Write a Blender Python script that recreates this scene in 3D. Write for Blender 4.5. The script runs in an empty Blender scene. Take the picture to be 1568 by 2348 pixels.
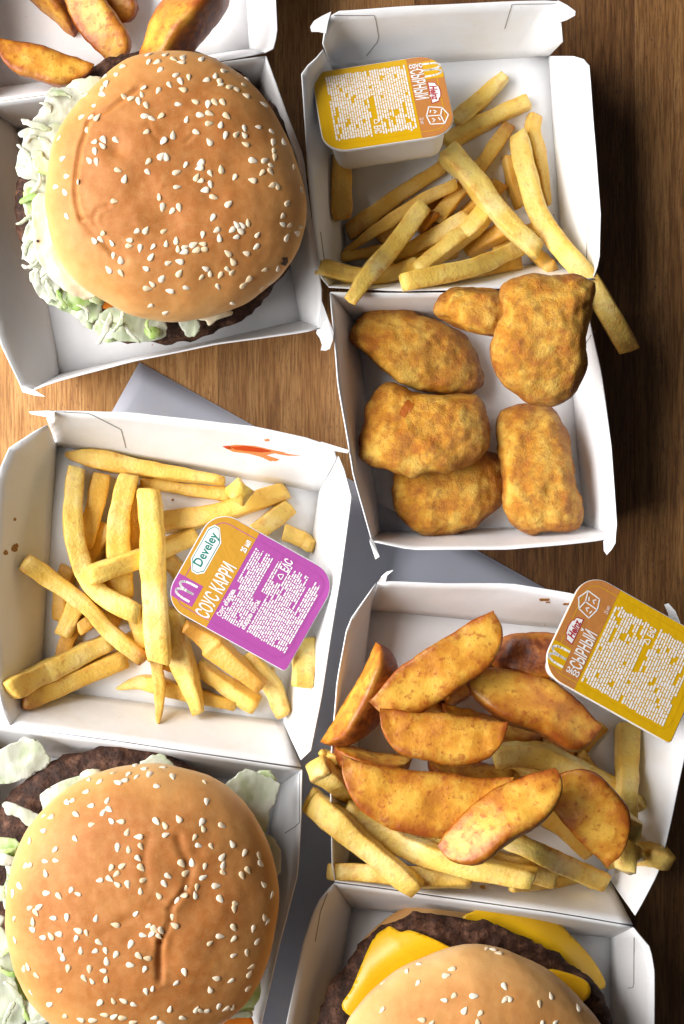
import bpy, math, random
import numpy as np
from mathutils import Vector, noise as mnoise
from mathutils.bvhtree import BVHTree
from mathutils.geometry import delaunay_2d_cdt

# ------------------------------------------------------------------ camera, light, exposure
S = 0.01                      # the code below works in centimetres; Blender in metres
CAM_H = 60.0                  # camera height above the table, cm
K = 40.0 / 2347.0             # cm on the table for one unit of the layout grid (1568 x 2347)
sc = bpy.context.scene
COL = sc.collection
cam_d = bpy.data.cameras.new('camera'); cam = bpy.data.objects.new('camera', cam_d); COL.objects.link(cam)
cam.location = (0, 0, CAM_H * S); cam.rotation_euler = (0, 0, 0)
cam_d.sensor_fit = 'VERTICAL'; cam_d.sensor_height = 36.0; cam_d.lens = 36.0 * CAM_H / 40.0
cam_d.clip_start = 0.02; cam_d.clip_end = 20
sc.camera = cam
sc.render.resolution_x = 684; sc.render.resolution_y = 1024

w = bpy.data.worlds.new('World'); sc.world = w; w.use_nodes = True
w.node_tree.nodes['Background'].inputs[0].default_value = (0.84, 0.9, 1.0, 1)
w.node_tree.nodes['Background'].inputs[1].default_value = 0.055

def area(name, loc, target, sx, sy, power, color):
    d = bpy.data.lights.new(name, 'AREA'); d.shape = 'RECTANGLE'; d.size = sx * S; d.size_y = sy * S
    d.energy = power; d.color = color
    o = bpy.data.objects.new(name, d); COL.objects.link(o)
    o.location = [c * S for c in loc]
    o.rotation_euler = (Vector(target) - Vector(loc)).to_track_quat('-Z', 'Y').to_euler()
    return o
area('window_light', (-106, 14, 74), (0, 0, 0), 150, 110, 55.0, (1.0, 0.99, 0.985))

sc.view_settings.view_transform = 'Standard'; sc.view_settings.look = 'None'
sc.view_settings.exposure = 0.0; sc.view_settings.gamma = 1.0
sc.view_settings.use_curve_mapping = False
sc.cycles.use_denoising = True
sc.cycles.max_bounces = 8

R = random.Random(7)

# ------------------------------------------------------------------ layout helpers
def P(x, y, h):
    f = K * (1 - h / CAM_H)
    return Vector(((x - 784) * f, -(y - 1173.5) * f, h))
def c1(x, y): return (x * .5, y * .5)
def c2(x, y): return (x * .5, y * .5 + 515.8)
def c3(x, y): return (630.4 + x * .598, y * .598)
def c4(x, y): return (630.4 + x * .598, 515.8 + y * .598)
def cC(x, y): return (x * .53, 888.3 + y * .53)
def cB2(x, y): return (x * .53, 1633.3 + y * .53)
def cD(x, y): return (659 + x * .5797, 1260.8 + y * .5797)
def cB3(x, y): return (630.4 + x * .598, 1891 + y * .598)
def z1(x, y): return (x * .3173, 114.6 + y * .3173)
def pj(v):                                     # world cm -> layout grid
    f = K * (1 - v[2] / CAM_H)
    return (v[0] / f + 784, 1173.5 - v[1] / f)

def fbm(p, oct=3):
    s = 0; a = 1; q = Vector(p)
    for _ in range(oct):
        s += a * mnoise.noise(q); a *= .5; q = q * 2.03 + Vector((7.1, 3.3, 1.7))
    return s

ORG = {}
def empty(name, org):
    o = bpy.data.objects.new(name, None); COL.objects.link(o)
    o.empty_display_size = .01
    o.location = Vector(org) * S; ORG[o.name] = Vector(org); return o
def tag(o, label, cat=None, group=None, kind=None):
    if label: o['label'] = label
    if cat: o['category'] = cat
    if group: o['group'] = group
    if kind: o['kind'] = kind
    return o
def mk(name, verts, faces, mat, parent=None, org=None, smooth=True, attrs=None, thick=0, off=0):
    """one mesh object from world-space centimetre vertices"""
    if parent is not None: org_ = ORG[parent.name]
    elif org is not None: org_ = Vector(org)
    else:
        a = np.array([tuple(v) for v in verts]); org_ = Vector((a[:, 0].mean(), a[:, 1].mean(), a[:, 2].min()))
    me = bpy.data.meshes.new(name)
    me.from_pydata([((v[0] - org_[0]) * S, (v[1] - org_[1]) * S, (v[2] - org_[2]) * S) for v in verts], [], faces)
    if attrs:
        for k_, vals in attrs.items():
            at = me.attributes.new(k_, 'FLOAT', 'POINT'); at.data.foreach_set('value', [float(x) for x in vals])
    if smooth: me.polygons.foreach_set('use_smooth', [True] * len(me.polygons))
    me.materials.append(mat); me.update()
    o = bpy.data.objects.new(name, me); COL.objects.link(o)
    if parent is not None: o.parent = parent
    else: o.location = org_ * S
    ORG[o.name] = org_
    if thick:
        m = o.modifiers.new('thickness', 'SOLIDIFY'); m.thickness = thick * S; m.offset = off
    return o

# things already standing in the scene, for resting new things on them
SUP = []
def add_sup(verts, faces):
    a = np.array([tuple(v) for v in verts])
    SUP.append((a[:, 0].min(), a[:, 0].max(), a[:, 1].min(), a[:, 1].max(),
                BVHTree.FromPolygons([Vector(v) for v in verts], faces)))
def drop(x, y, top=25.0):
    z = 0.0
    for x0, x1, y0, y1, t in SUP:
        if x0 <= x <= x1 and y0 <= y <= y1:
            h = t.ray_cast(Vector((x, y, top)), Vector((0, 0, -1)))
            if h[0] is not None and h[0].z > z: z = h[0].z
    return z
def settle(build, h0, sink=.12, n=3, step=3):
    h = h0
    for _ in range(n):
        vs = build(h)
        g = min(v[2] - drop(v[0], v[1]) for v in vs[::step])
        h -= g + sink
    return h, build(h)

def normals(V, F):
    V = np.asarray(V); Nn = np.zeros_like(V)
    for f in F:
        p = V[list(f)]
        n = np.cross(p[1] - p[0], p[2] - p[0])
        if len(f) > 3: n = n + np.cross(p[2] - p[0], p[3] - p[0])
        for i in f: Nn[i] += n
    l = np.linalg.norm(Nn, axis=1, keepdims=True); l[l == 0] = 1
    return Nn / l
def tube_faces(nr, ns, cap0=True, cap1=True):
    F = []
    for i in range(nr - 1):
        for j in range(ns):
            F.append((i * ns + j, i * ns + (j + 1) % ns, (i + 1) * ns + (j + 1) % ns, (i + 1) * ns + j))
    k = nr * ns
    if cap0:
        for j in range(ns): F.append((k, (j + 1) % ns, j))
        k += 1
    if cap1:
        b = (nr - 1) * ns
        for j in range(ns): F.append((k, b + j, b + (j + 1) % ns))
    return F
def spline(pts, n):
    """Catmull-Rom through pts, n samples evenly by parameter"""
    p = [np.array(q, float) for q in pts]
    if len(p) == 2: return [p[0] + (p[1] - p[0]) * t for t in np.linspace(0, 1, n)]
    p = [2 * p[0] - p[1]] + p + [2 * p[-1] - p[-2]]
    m = len(p) - 3; out = []
    for t in np.linspace(0, m, n):
        i = min(int(t), m - 1); u = t - i
        a, b, c, d = p[i:i + 4]
        out.append(.5 * (2 * b + (c - a) * u + (2 * a - 5 * b + 4 * c - d) * u * u + (3 * b - a - 3 * c + d) * u ** 3))
    return out
def closed(pts, n):
    p = [np.array(q, float) for q in pts]; m = len(p); out = []
    for t in np.linspace(0, m, n, endpoint=False):
        i = int(t); u = t - i
        a, b, c, d = (p[(i + j - 1) % m] for j in range(4))
        out.append(.5 * (2 * b + (c - a) * u + (2 * a - 5 * b + 4 * c - d) * u * u + (3 * b - a - 3 * c + d) * u ** 3))
    return out
def polyline(pts, n):
    p = np.array(pts, float); d = np.r_[0, np.cumsum(np.linalg.norm(np.diff(p, axis=0), axis=1))]
    t = np.linspace(0, d[-1], n)
    return np.stack([np.interp(t, d, p[:, k]) for k in range(p.shape[1])], 1)

# ------------------------------------------------------------------ materials
class NT:
    def __init__(s, name):
        s.m = bpy.data.materials.new(name); s.m.use_nodes = True; s.t = s.m.node_tree
        s.b = s.t.nodes['Principled BSDF']
        tc = s.n('ShaderNodeTexCoord'); oi = s.n('ShaderNodeObjectInfo')
        vm = s.n('ShaderNodeVectorMath'); vm.operation = 'SCALE'; vm.inputs['Scale'].default_value = 100
        s.l(tc.outputs['Object'], vm.inputs[0])
        mu = s.n('ShaderNodeMath'); mu.operation = 'MULTIPLY'; mu.inputs[1].default_value = 53.0
        s.l(oi.outputs['Random'], mu.inputs[0])
        ad = s.n('ShaderNodeVectorMath'); ad.operation = 'ADD'
        s.l(vm.outputs[0], ad.inputs[0]); s.l(mu.outputs[0], ad.inputs[1])
        s.vec = ad.outputs[0]; s.rnd = oi.outputs['Random']; s.cm = vm.outputs[0]
    def n(s, t): return s.t.nodes.new(t)
    def l(s, a, b): s.t.links.new(a, b)
    def put(s, sock, v):
        if hasattr(v, 'links'): s.l(v, sock)
        elif isinstance(v, (tuple, list)) and len(v) == 3 and sock.type == 'RGBA': sock.default_value = (*v, 1)
        else: sock.default_value = v
    def scale(s, v3, vec=None):
        m = s.n('ShaderNodeMapping'); s.l(vec or s.vec, m.inputs[0]); m.inputs['Scale'].default_value = v3
        return m.outputs[0]
    def noise(s, sc_, detail=3, rough=.55, vec=None, dist=0):
        n = s.n('ShaderNodeTexNoise'); s.l(vec or s.vec, n.inputs['Vector'])
        n.inputs['Scale'].default_value = sc_; n.inputs['Detail'].default_value = detail
        n.inputs['Roughness'].default_value = rough; n.inputs['Distortion'].default_value = dist
        return n.outputs['Fac']
    def voro(s, sc_, feature='F1', vec=None):
        n = s.n('ShaderNodeTexVoronoi'); s.l(vec or s.vec, n.inputs['Vector']); n.inputs['Scale'].default_value = sc_
        n.feature = feature; return n.outputs['Distance']
    def ramp(s, fac, stops):
        r = s.n('ShaderNodeValToRGB'); s.l(fac, r.inputs[0]); e = r.color_ramp.elements
        while len(e) < len(stops): e.new(.5)
        for i, (p, c) in enumerate(stops):
            e[i].position = p; e[i].color = (*c, 1) if isinstance(c, (tuple, list)) else (c, c, c, 1)
        return r.outputs[0]
    def mix(s, f, a, b, mode='MIX'):
        m = s.n('ShaderNodeMix'); m.data_type = 'RGBA'; m.blend_type = mode
        s.put(m.inputs[0], f); s.put(m.inputs[6], a); s.put(m.inputs[7], b); return m.outputs[2]
    def math(s, op, a, b=0.0, clamp=False):
        m = s.n('ShaderNodeMath'); m.operation = op; m.use_clamp = clamp
        s.put(m.inputs[0], a); s.put(m.inputs[1], b); return m.outputs[0]
    def attr(s, name):
        a = s.n('ShaderNodeAttribute'); a.attribute_name = name; return a.outputs['Fac']
    def bump(s, h, strength=.4, dist=.02, prev=None):
        b = s.n('ShaderNodeBump'); s.l(h, b.inputs['Height'])
        b.inputs['Strength'].default_value = strength; b.inputs['Distance'].default_value = dist * S
        if prev: s.l(prev, b.inputs['Normal'])
        return b.outputs[0]
    def out(s, color, rough=.5, normal=None, sss=0, rad=(1, .5, .25), srad=.2, spec=.5, coat=0):
        i = s.b.inputs
        s.put(i['Base Color'], color); s.put(i['Roughness'], rough); i['Specular IOR Level'].default_value = spec
        if normal: s.l(normal, i['Normal'])
        if sss:
            i['Subsurface Weight'].default_value = sss; i['Subsurface Radius'].default_value = rad
            i['Subsurface Scale'].default_value = srad * S
        if coat: i['Coat Weight'].default_value = coat; i['Coat Roughness'].default_value = .25
        return s.m
def hexc(r, g, b):
    f = lambda c: (c / 255 / 12.92) if c / 255 <= .04045 else ((c / 255 + .055) / 1.055) ** 2.4
    return (f(r), f(g), f(b))

def m_wood():
    t = NT('oak_wood')
    v = t.scale((1, .055, 1))
    g1 = t.noise(2.6, 6, .62, v, .35); g2 = t.noise(15, 4, .6, v)
    pores = t.noise(24, 2, .5, t.scale((1, .16, 1)))
    tn = t.attr('tone')  # stave tone, which also carries the table's painted light and shade
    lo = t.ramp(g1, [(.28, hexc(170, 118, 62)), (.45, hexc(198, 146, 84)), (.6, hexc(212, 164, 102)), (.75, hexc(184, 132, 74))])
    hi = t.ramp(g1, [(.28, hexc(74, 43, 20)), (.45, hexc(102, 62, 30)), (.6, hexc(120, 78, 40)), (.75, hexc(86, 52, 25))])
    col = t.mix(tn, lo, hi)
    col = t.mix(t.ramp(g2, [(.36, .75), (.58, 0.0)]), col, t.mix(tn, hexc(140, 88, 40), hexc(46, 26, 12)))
    pr = t.ramp(pores, [(.60, 0.0), (.68, 1.0)])
    pr = t.math('MULTIPLY', pr, t.ramp(t.noise(1.1, 2, .5, t.scale((1, .3, 1))), [(.35, 0.1), (.6, .85)]))
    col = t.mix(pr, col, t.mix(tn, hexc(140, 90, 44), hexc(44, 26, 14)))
    hv = t.n('ShaderNodeHueSaturation'); t.put(hv.inputs['Color'], col)
    hv.inputs['Value'].default_value = 1.0
    nb = t.bump(t.math('SUBTRACT', g2, t.math('MULTIPLY', pr, .8)), .5, .012)
    return t.out(hv.outputs[0], t.ramp(g2, [(.3, .42), (.7, .58)]), nb, spec=.4)
def m_card(name, c=(243, 243, 244)):
    t = NT(name)
    n1 = t.noise(1.2, 3); fine = t.noise(55, 2)
    col = t.mix(t.ramp(n1, [(.4, 0.0), (.75, .18)]), hexc(*c), hexc(c[0] - 14, c[1] - 17, c[2] - 22))
    col = t.mix(t.ramp(t.noise(.42, 3, .6, None, .5), [(.58, 0.0), (.74, .18)]), col, hexc(230, 214, 182))
    spot = t.ramp(t.noise(9, 2, .5), [(.735, 0.0), (.76, .5)])
    col = t.mix(spot, col, hexc(190, 160, 105))
    return t.out(col, .48, t.bump(fine, .25, .004, t.bump(t.noise(.9, 2), .5, .06)), spec=.35)
def m_fry():
    t = NT('fried_potato')
    n1 = t.noise(.8, 3); n2 = t.noise(3.2, 4, .6); e = t.attr('brown'); cr = t.attr('corner')
    col = t.ramp(n1, [(.3, hexc(238, 196, 84)), (.5, hexc(245, 214, 114)), (.7, hexc(250, 230, 158))])
    col = t.mix(t.ramp(n2, [(.53, 0.0), (.72, .6)]), col, hexc(212, 150, 50))
    col = t.mix(t.math('MULTIPLY', cr, t.ramp(n2, [(.38, .1), (.66, .7)])), col, hexc(218, 158, 58))
    col = t.mix(t.math('MULTIPLY', t.math('ADD', t.attr('tone'), 0), 1.0), col, t.mix(n1, hexc(208, 138, 36), hexc(226, 170, 66)))
    bf = t.math('MULTIPLY', e, t.ramp(n2, [(.3, .5), (.6, 1.0)]))
    col = t.mix(bf, col, t.mix(n2, hexc(120, 58, 18), hexc(176, 98, 32)))
    bl = t.noise(9, 4, .6)
    return t.out(col, .42, t.bump(bl, .8, .04, t.bump(n2, .5, .06)), sss=.25, rad=(1, .7, .3), srad=.2, spec=.42)
def m_wedge():
    t = NT('potato_wedge_crust')
    n1 = t.noise(1.1, 3); n2 = t.noise(3.6, 5, .62); n3 = t.noise(11, 3)
    flesh = t.ramp(n1, [(.34, hexc(172, 82, 8)), (.48, hexc(204, 124, 20)), (.64, hexc(230, 176, 66))])
    flesh = t.mix(t.math('MULTIPLY', t.math('SUBTRACT', 1.0, t.attr('edge'), True), .3), flesh, hexc(232, 180, 78))
    flesh = t.mix(t.ramp(n2, [(.54, 0.0), (.66, .7)]), flesh, hexc(166, 80, 14))
    skin = t.ramp(n2, [(.32, hexc(84, 36, 10)), (.5, hexc(128, 62, 18)), (.66, hexc(164, 94, 36)), (.78, hexc(196, 140, 78))])
    col = t.mix(t.attr('skin'), flesh, skin)
    ed = t.math('MULTIPLY', t.attr('edge'), t.ramp(n2, [(.3, .45), (.65, 1.0)]))
    col = t.mix(ed, col, t.mix(n2, hexc(92, 34, 5), hexc(154, 68, 10)))
    sp = t.ramp(t.noise(16, 1), [(.735, 0.0), (.76, .9)])
    col = t.mix(sp, col, hexc(52, 26, 10))
    return t.out(col, t.ramp(n2, [(.3, .34), (.7, .5)]), t.bump(n3, .35, .025, t.bump(n2, .4, .07)), sss=.12, rad=(1, .45, .12), srad=.15, spec=.5)
def m_nugget():
    t = NT('fried_batter')
    n1 = t.noise(1.3, 4, .6); n2 = t.noise(3.4, 5, .65); v = t.voro(9); n3 = t.noise(21, 4, .75)
    col = t.ramp(n1, [(.32, hexc(188, 108, 14)), (.48, hexc(214, 146, 32)), (.66, hexc(236, 188, 78))])
    col = t.mix(t.ramp(n2, [(.5, 0.0), (.68, .65)]), col, hexc(164, 86, 12))
    col = t.mix(t.ramp(n3, [(.57, 0.0), (.69, .6)]), col, hexc(242, 206, 124))
    col = t.mix(t.math('MULTIPLY', t.attr('edge'), t.ramp(n2, [(.3, .45), (.6, 1.0)])), col, hexc(132, 62, 10))
    col = t.mix(t.ramp(t.noise(14, 1), [(.745, 0.0), (.77, .8)]), col, hexc(70, 36, 14))
    nb = t.bump(n2, .35, .08); nb = t.bump(v, .3, .05, nb); nb = t.bump(t.noise(10, 3, .7), .6, .07, nb); nb = t.bump(n3, 1.0, .06, nb)
    return t.out(col, t.ramp(n2, [(.3, .3), (.7, .48)]), nb, sss=.05, rad=(1, .5, .2), srad=.1, spec=.5)
def m_bun():
    t = NT('bun_crust')
    c = t.attr('crust'); n1 = t.noise(.55, 3); n2 = t.noise(3, 3); f = t.noise(28, 3)
    c2_ = t.math('ADD', c, t.math('MULTIPLY', t.math('SUBTRACT', n1, .5), .75))
    col = t.ramp(c2_, [(.0, hexc(232, 196, 144)), (.3, hexc(218, 168, 106)), (.62, hexc(200, 140, 78)), (1.0, hexc(172, 106, 50))])
    col = t.mix(t.ramp(n2, [(.4, 0.0), (.8, .2)]), col, hexc(226, 180, 118))
    col = t.mix(t.attr('crease'), col, hexc(158, 92, 36))
    col = t.mix(t.ramp(f, [(.55, 0.0), (.75, .2)]), col, hexc(238, 202, 150))
    return t.out(col, t.ramp(n1, [(.3, .5), (.7, .6)]), t.bump(f, .45, .012, t.bump(n2, .3, .05)), sss=.1, rad=(1, .55, .3), srad=.2, spec=.22)
def m_simple(name, c, rough=.5, sss=0, srad=.1, bump=0, bs=8, var=0, spec=.5, rad=(1, .7, .4)):
    t = NT(name); col = hexc(*c)
    if var: col = t.mix(t.ramp(t.noise(bs * .3, 3), [(.35, 0.0), (.7, var)]), col, tuple(x * .6 for x in hexc(*c)))
    nb = t.bump(t.noise(bs, 3), .5, bump) if bump else None
    return t.out(col, rough, nb, sss, rad, srad, spec)
def m_patty():
    t = NT('grilled_beef')
    n1 = t.noise(2.2, 5, .65); n2 = t.noise(9, 4, .6); v = t.voro(3.2)
    col = t.ramp(n1, [(.3, hexc(34, 19, 12)), (.5, hexc(66, 41, 29)), (.66, hexc(108, 74, 56)), (.8, hexc(142, 104, 84))])
    col = t.mix(t.ramp(n2, [(.5, 0.0), (.7, .7)]), col, hexc(34, 18, 12))
    return t.out(col, .6, t.bump(n2, .8, .06, t.bump(v, .35, .10)), spec=.2)
def m_lettuce(name, a, b, g):
    t = NT(name)
    n1 = t.noise(.8, 3, .5, None, .6); n2 = t.noise(4.5, 4, .6, t.scale((1, .35, 1)))
    col = t.ramp(n1, [(.38, hexc(*a)), (.56, hexc(*b)), (.72, hexc(*g))])
    col = t.mix(t.ramp(n2, [(.45, 0.0), (.7, .3)]), col, hexc(226, 229, 216))
    m = t.out(col, .35, t.bump(n2, .5, .04), sss=.2, rad=(.8, 1, .5), srad=.15, spec=.5)
    return m
def m_foil(name, c):
    t = NT(name)
    n = t.noise(1.1, 2, .5, None, .4)
    return t.out(t.mix(t.ramp(n, [(.4, 0.0), (.8, .15)]), hexc(*c), tuple(x * .8 for x in hexc(*c))), .33,
                 t.bump(t.noise(2.0, 2, .5, None, .8), .25, .08), spec=.5)

WOOD = m_wood(); CARD = m_card('white_carton'); CARDT = m_card('white_carton_tab', (245, 245, 246))
BAG = m_card('white_paper_shaded', (192, 195, 207))  # white paper greyed all over, shade of the gaps put into its colour
FRY = m_fry(); WEDGE = m_wedge(); NUG = m_nugget(); BUN = m_bun(); PATTY = m_patty()
def m_seed():
    t = NT('sesame')
    col = t.mix(t.ramp(t.rnd, [(.2, 0.0), (.9, 1.0)]), hexc(244, 231, 210), hexc(226, 202, 164))
    col = t.mix(t.ramp(t.noise(9, 2), [(.5, 0.0), (.8, .4)]), col, hexc(206, 172, 124))
    return t.out(col, .42, None, sss=.15, rad=(1, .7, .4), srad=.05, spec=.4)
SEED = m_seed()
LET_P = m_lettuce('lettuce_pale', (202, 202, 188), (192, 198, 174), (164, 180, 130))
LET_G = m_lettuce('lettuce_green', (206, 220, 172), (166, 196, 106), (116, 158, 54))
SAUCE = m_simple('cream_sauce', (226, 212, 182), .28, .25, .2, .05, 2.5, .1)
CHEESE = m_simple('melted_cheese', (246, 190, 26), .3, .3, .2, .02, 2, .05, rad=(1, .6, .1))
CRUMB = m_simple('bread_crumb', (236, 208, 160), .7, .1, .1, .04, 12, .25)
KETCHUP = m_simple('ketchup', (196, 62, 22), .25, .1, .1, .02, 4, .2)
KETCHUP2 = m_simple('thin_ketchup', (226, 142, 84), .35, 0, 0, .01, 6, .35)
GREASE = m_simple('brown_stain', (150, 98, 40), .4, 0, 0, 0, 8, .3)
CARROT = m_simple('orange_slice', (230, 130, 30), .35, .2, .1, .02, 6, .15)
CUT = m_simple('carton_cut', (150, 146, 142), .6)
BODY = m_simple('white_plastic', (238, 238, 242), .32, .15, .2, .01, 3)
PIT = m_simple('browned_pit', (172, 92, 24), .35, 0, 0, .06, 8, .6)
BURNT = m_simple('burnt_spot', (44, 20, 14), .5, 0, 0, .02, 10)
YEL = m_foil('yellow_foil', (222, 172, 12)); BRN = m_foil('tan_print', (196, 128, 66)); MAG = m_foil('magenta_foil', (172, 80, 158))
GLD = m_foil('gold_print', (204, 150, 50)); WHT = m_foil('white_print', (246, 243, 240)); RED = m_foil('red_print', (176, 24, 44)); TEAL = m_foil('teal_print', (24, 128, 116))

# ------------------------------------------------------------------ table
table = empty('table', (0, 0, -3.0)); tag(table, 'brown oak table top of vertical staves', None, None, 'structure')
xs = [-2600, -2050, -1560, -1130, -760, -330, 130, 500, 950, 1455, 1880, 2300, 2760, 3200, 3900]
STAVE_SHADING = [.4, .6, .5, .4, .3, .18, .22, .55, .88, .74, .85, .6, .5, .8]  # stave colour differences, with the bright left and shaded right painted in
for (a, b), tone in zip(zip(xs, xs[1:]), STAVE_SHADING):
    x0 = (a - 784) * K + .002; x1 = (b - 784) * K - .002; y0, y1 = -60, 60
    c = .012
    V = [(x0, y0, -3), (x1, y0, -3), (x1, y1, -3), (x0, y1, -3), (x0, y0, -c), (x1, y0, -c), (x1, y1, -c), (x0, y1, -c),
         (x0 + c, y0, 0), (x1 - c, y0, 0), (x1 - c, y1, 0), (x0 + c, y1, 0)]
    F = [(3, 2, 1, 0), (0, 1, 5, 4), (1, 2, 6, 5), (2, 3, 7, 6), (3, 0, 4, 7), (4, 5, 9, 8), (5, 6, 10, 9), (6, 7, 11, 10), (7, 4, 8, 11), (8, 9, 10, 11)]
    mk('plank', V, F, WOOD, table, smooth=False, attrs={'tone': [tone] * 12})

# ------------------------------------------------------------------ flat paper bag under the boxes
def flat_bag():
    A = np.array((320, 830.)); e1 = np.array((.873, .487)); e2 = np.array((-.487, .873))
    crn = [A, A + e1 * 1130, A + e1 * 1130 + e2 * 1480, A + e2 * 1480]
    o = empty('paper_bag', P(crn[0][0], crn[0][1], 0))
    tag(o, 'flat white paper bag lying on the table under the middle boxes', 'paper bag')
    n = 40
    for nm, z, inset in (('back_sheet', .03, 0), ('front_sheet', .15, 4)):
        V = []; F = []
        for i in range(n + 1):
            for j in range(n + 1):
                u = inset / 1130 + (1 - 2 * inset / 1130) * i / n; v_ = inset / 1480 + (1 - 2 * inset / 1480) * j / n
                q = A + e1 * 1130 * u + e2 * 1480 * v_
                edge = min(u, 1 - u, v_, 1 - v_)
                zz = z * min(1, .35 + edge * 20) if z > .1 else z
                zz += (.02 * mnoise.noise(Vector((q[0] * .006, q[1] * .006, 3))) if z > .1 else 0)
                V.append(P(q[0], q[1], zz))
        for i in range(n):
            for j in range(n):
                a = i * (n + 1) + j; F.append((a, a + 1, a + n + 2, a + n + 1))
        mk(nm, V, [f[::-1] for f in F], BAG, o, thick=.02, off=-1)
        add_sup(V, F)
flat_bag()

# ------------------------------------------------------------------ clamshell boxes
PANEL_BVH = {}
def panel(name, f0, f1, rim, hf, hr, parent, bow=.0, reg=True):
    """carton wall lofted from the straight fold f0-f1 up to the rim outline"""
    n, m = 22, 6
    rp = polyline(rim, n + 1)
    V = []; F = []
    cen = None
    A = P(*f0, hf); B = P(*f1, hf)
    for i in range(n + 1):
        lo = A.lerp(B, i / n); hi = P(rp[i][0], rp[i][1], hr)
        side = Vector((-(B - A).y, (B - A).x, 0)).normalized()
        for j in range(m + 1):
            s = j / m
            q = lo.lerp(hi, s)
            q = q + side * (bow * math.sin(math.pi * s) * math.sin(math.pi * i / n))
            q = q + side * (.02 * mnoise.noise(Vector((q.x * .5, q.y * .5, q.z * .8))))
            V.append(q)
    for i in range(n):
        for j in range(m):
            a = i * (m + 1) + j; F.append((a, a + 1, a + m + 2, a + m + 1))
    o = mk(name, V, F, CARD, parent, thick=.045)
    add_sup(V, F)
    PANEL_BVH.setdefault(parent.name, []).append(BVHTree.FromPolygons(V, F))
    return o
def floor_panel(crn, hf, parent):
    n = 8; V = []; F = []
    q = [P(*c, hf) for c in crn]
    for i in range(n + 1):
        for j in range(n + 1):
            V.append(q[0].lerp(q[1], i / n).lerp(q[3].lerp(q[2], i / n), j / n))
    for i in range(n):
        for j in range(n):
            a = i * (n + 1) + j; F.append((a, a + 1, a + n + 2, a + n + 1))
    o = mk('floor_panel', V, F, CARD, parent, thick=.045, off=0)
    add_sup(V, F); PANEL_BVH.setdefault(parent.name, []).append(BVHTree.FromPolygons(V, F))
    return o
CAMV = Vector((0, 0, CAM_H))
def on_surface(pt, bvhs, off=0.0):
    d = (P(pt[0], pt[1], 0) - CAMV).normalized(); best = None
    for b in bvhs:
        h = b.ray_cast(CAMV, d)
        if h[0] is not None and (best is None or h[3] < best[3]): best = h
    if best is None: return None, None
    nn = best[1] if best[1].dot(d) < 0 else -best[1]
    return best[0] + nn * off, nn
def poly_fill(outline, step):
    """triangulated patch of a layout outline"""
    o = np.array(outline, float); n = len(o)
    pts = [Vector(p) for p in o]; x0, y0 = o.min(0); x1, y1 = o.max(0)
    def inside(x, y):
        r = False; j = n - 1
        for i in range(n):
            if (o[i][1] > y) != (o[j][1] > y) and x < (o[j][0] - o[i][0]) * (y - o[i][1]) / (o[j][1] - o[i][1]) + o[i][0]: r = not r
            j = i
        return r
    y = y0 + step / 2; r = 0
    while y < y1:
        x = x0 + step * (.5 + .5 * (r % 2))
        while x < x1:
            if inside(x, y) and min(np.hypot(o[:, 0] - x, o[:, 1] - y)) > step * .5: pts.append(Vector((x, y)))
            x += step
        y += step * .87; r += 1
    res = delaunay_2d_cdt(pts, [(i, (i + 1) % n) for i in range(n)], [], 1, 1e-4)
    return [tuple(v) for v in res[0]], [tuple(f)[::-1] for f in res[2]]
def decal(name, outline, parent, mat, off=.05, thick=.03, step=14, src=None, n=0):
    """thin flap or smear lying on the walls of a tray"""
    o2 = closed(outline, n) if n else outline
    pts, F = poly_fill(o2, step)
    V = []
    for p in pts:
        q, nn = on_surface(p, PANEL_BVH[src or parent.name], off)
        if q is None: q = P(p[0], p[1], V[-1].z if V else 1.0)
        V.append(q)
    return mk(name, V, F, mat, parent, thick=thick, smooth=False)
def tab(outline, h, parent, name='locking_tab', mat=None):
    """cardboard tongue standing past a rim; h one height or one for each corner"""
    hs = h if isinstance(h, (list, tuple)) else [h] * len(outline)
    V = [P(p[0], p[1], z) for p, z in zip(outline, hs)]
    return mk(name, V, [tuple(range(len(V)))], mat or CARDT, parent, smooth=False, thick=.045)

def tray(box, nm, floor, left, front, right, back, hf, hr, bows=(0, 0, 0, 0)):
    """floor = back-left, back-right, front-right, front-left as seen in the layout"""
    org = ORG[box.name]
    t = bpy.data.objects.new(nm, None); COL.objects.link(t); t.parent = box; t.empty_display_size = .01
    ORG[t.name] = org
    bl, br, fr, fl = floor
    floor_panel([bl, br, fr, fl], hf, t)
    panel('side_panel', bl, fl, left, hf, hr, t, bows[0])
    panel('front_panel', fl, fr, front, hf, hr, t, bows[1])
    panel('side_panel', br, fr, right, hf, hr, t, bows[2])
    panel('hinge_panel', bl, br, back, hf, hr, t, bows[3])
    return t

# box with the upper left burger
bxA = empty('clamshell_box', P(350, 500, 0)); tag(bxA, 'open white carton holding the upper left burger and wedges in its lid', 'carton', 'open clamshell cartons')
baseA = tray(bxA, 'base', [(40, 295), (588, 215), (690, 735), (137, 858)],
             [(-40, 240), (-62, 420), (-50, 620), (0, 786), (50, 889), (78, 893)],
             [(78, 893), (125, 876), (300, 828), (500, 788), (700, 761), (735, 752)],
             [(610, 129), (650, 240), (695, 360), (715, 516), (737, 666), (735, 752)],
             [(-40, 240), (107, 219), (505, 143), (610, 129)], .08, 3.0)
lidA = tray(bxA, 'lid', [(-25, 205), (572, 112), (548, -320), (-60, -300)],
            [(-40, 238), (-90, 100), (-120, -330)], [(-120, -330), (600, -350)],
            [(606, 121), (626, 112), (635, 75), (632, 0), (618, -120), (600, -350)],
            [(-40, 236), (107, 215), (505, 139), (606, 121)], .08, 3.0)
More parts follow.
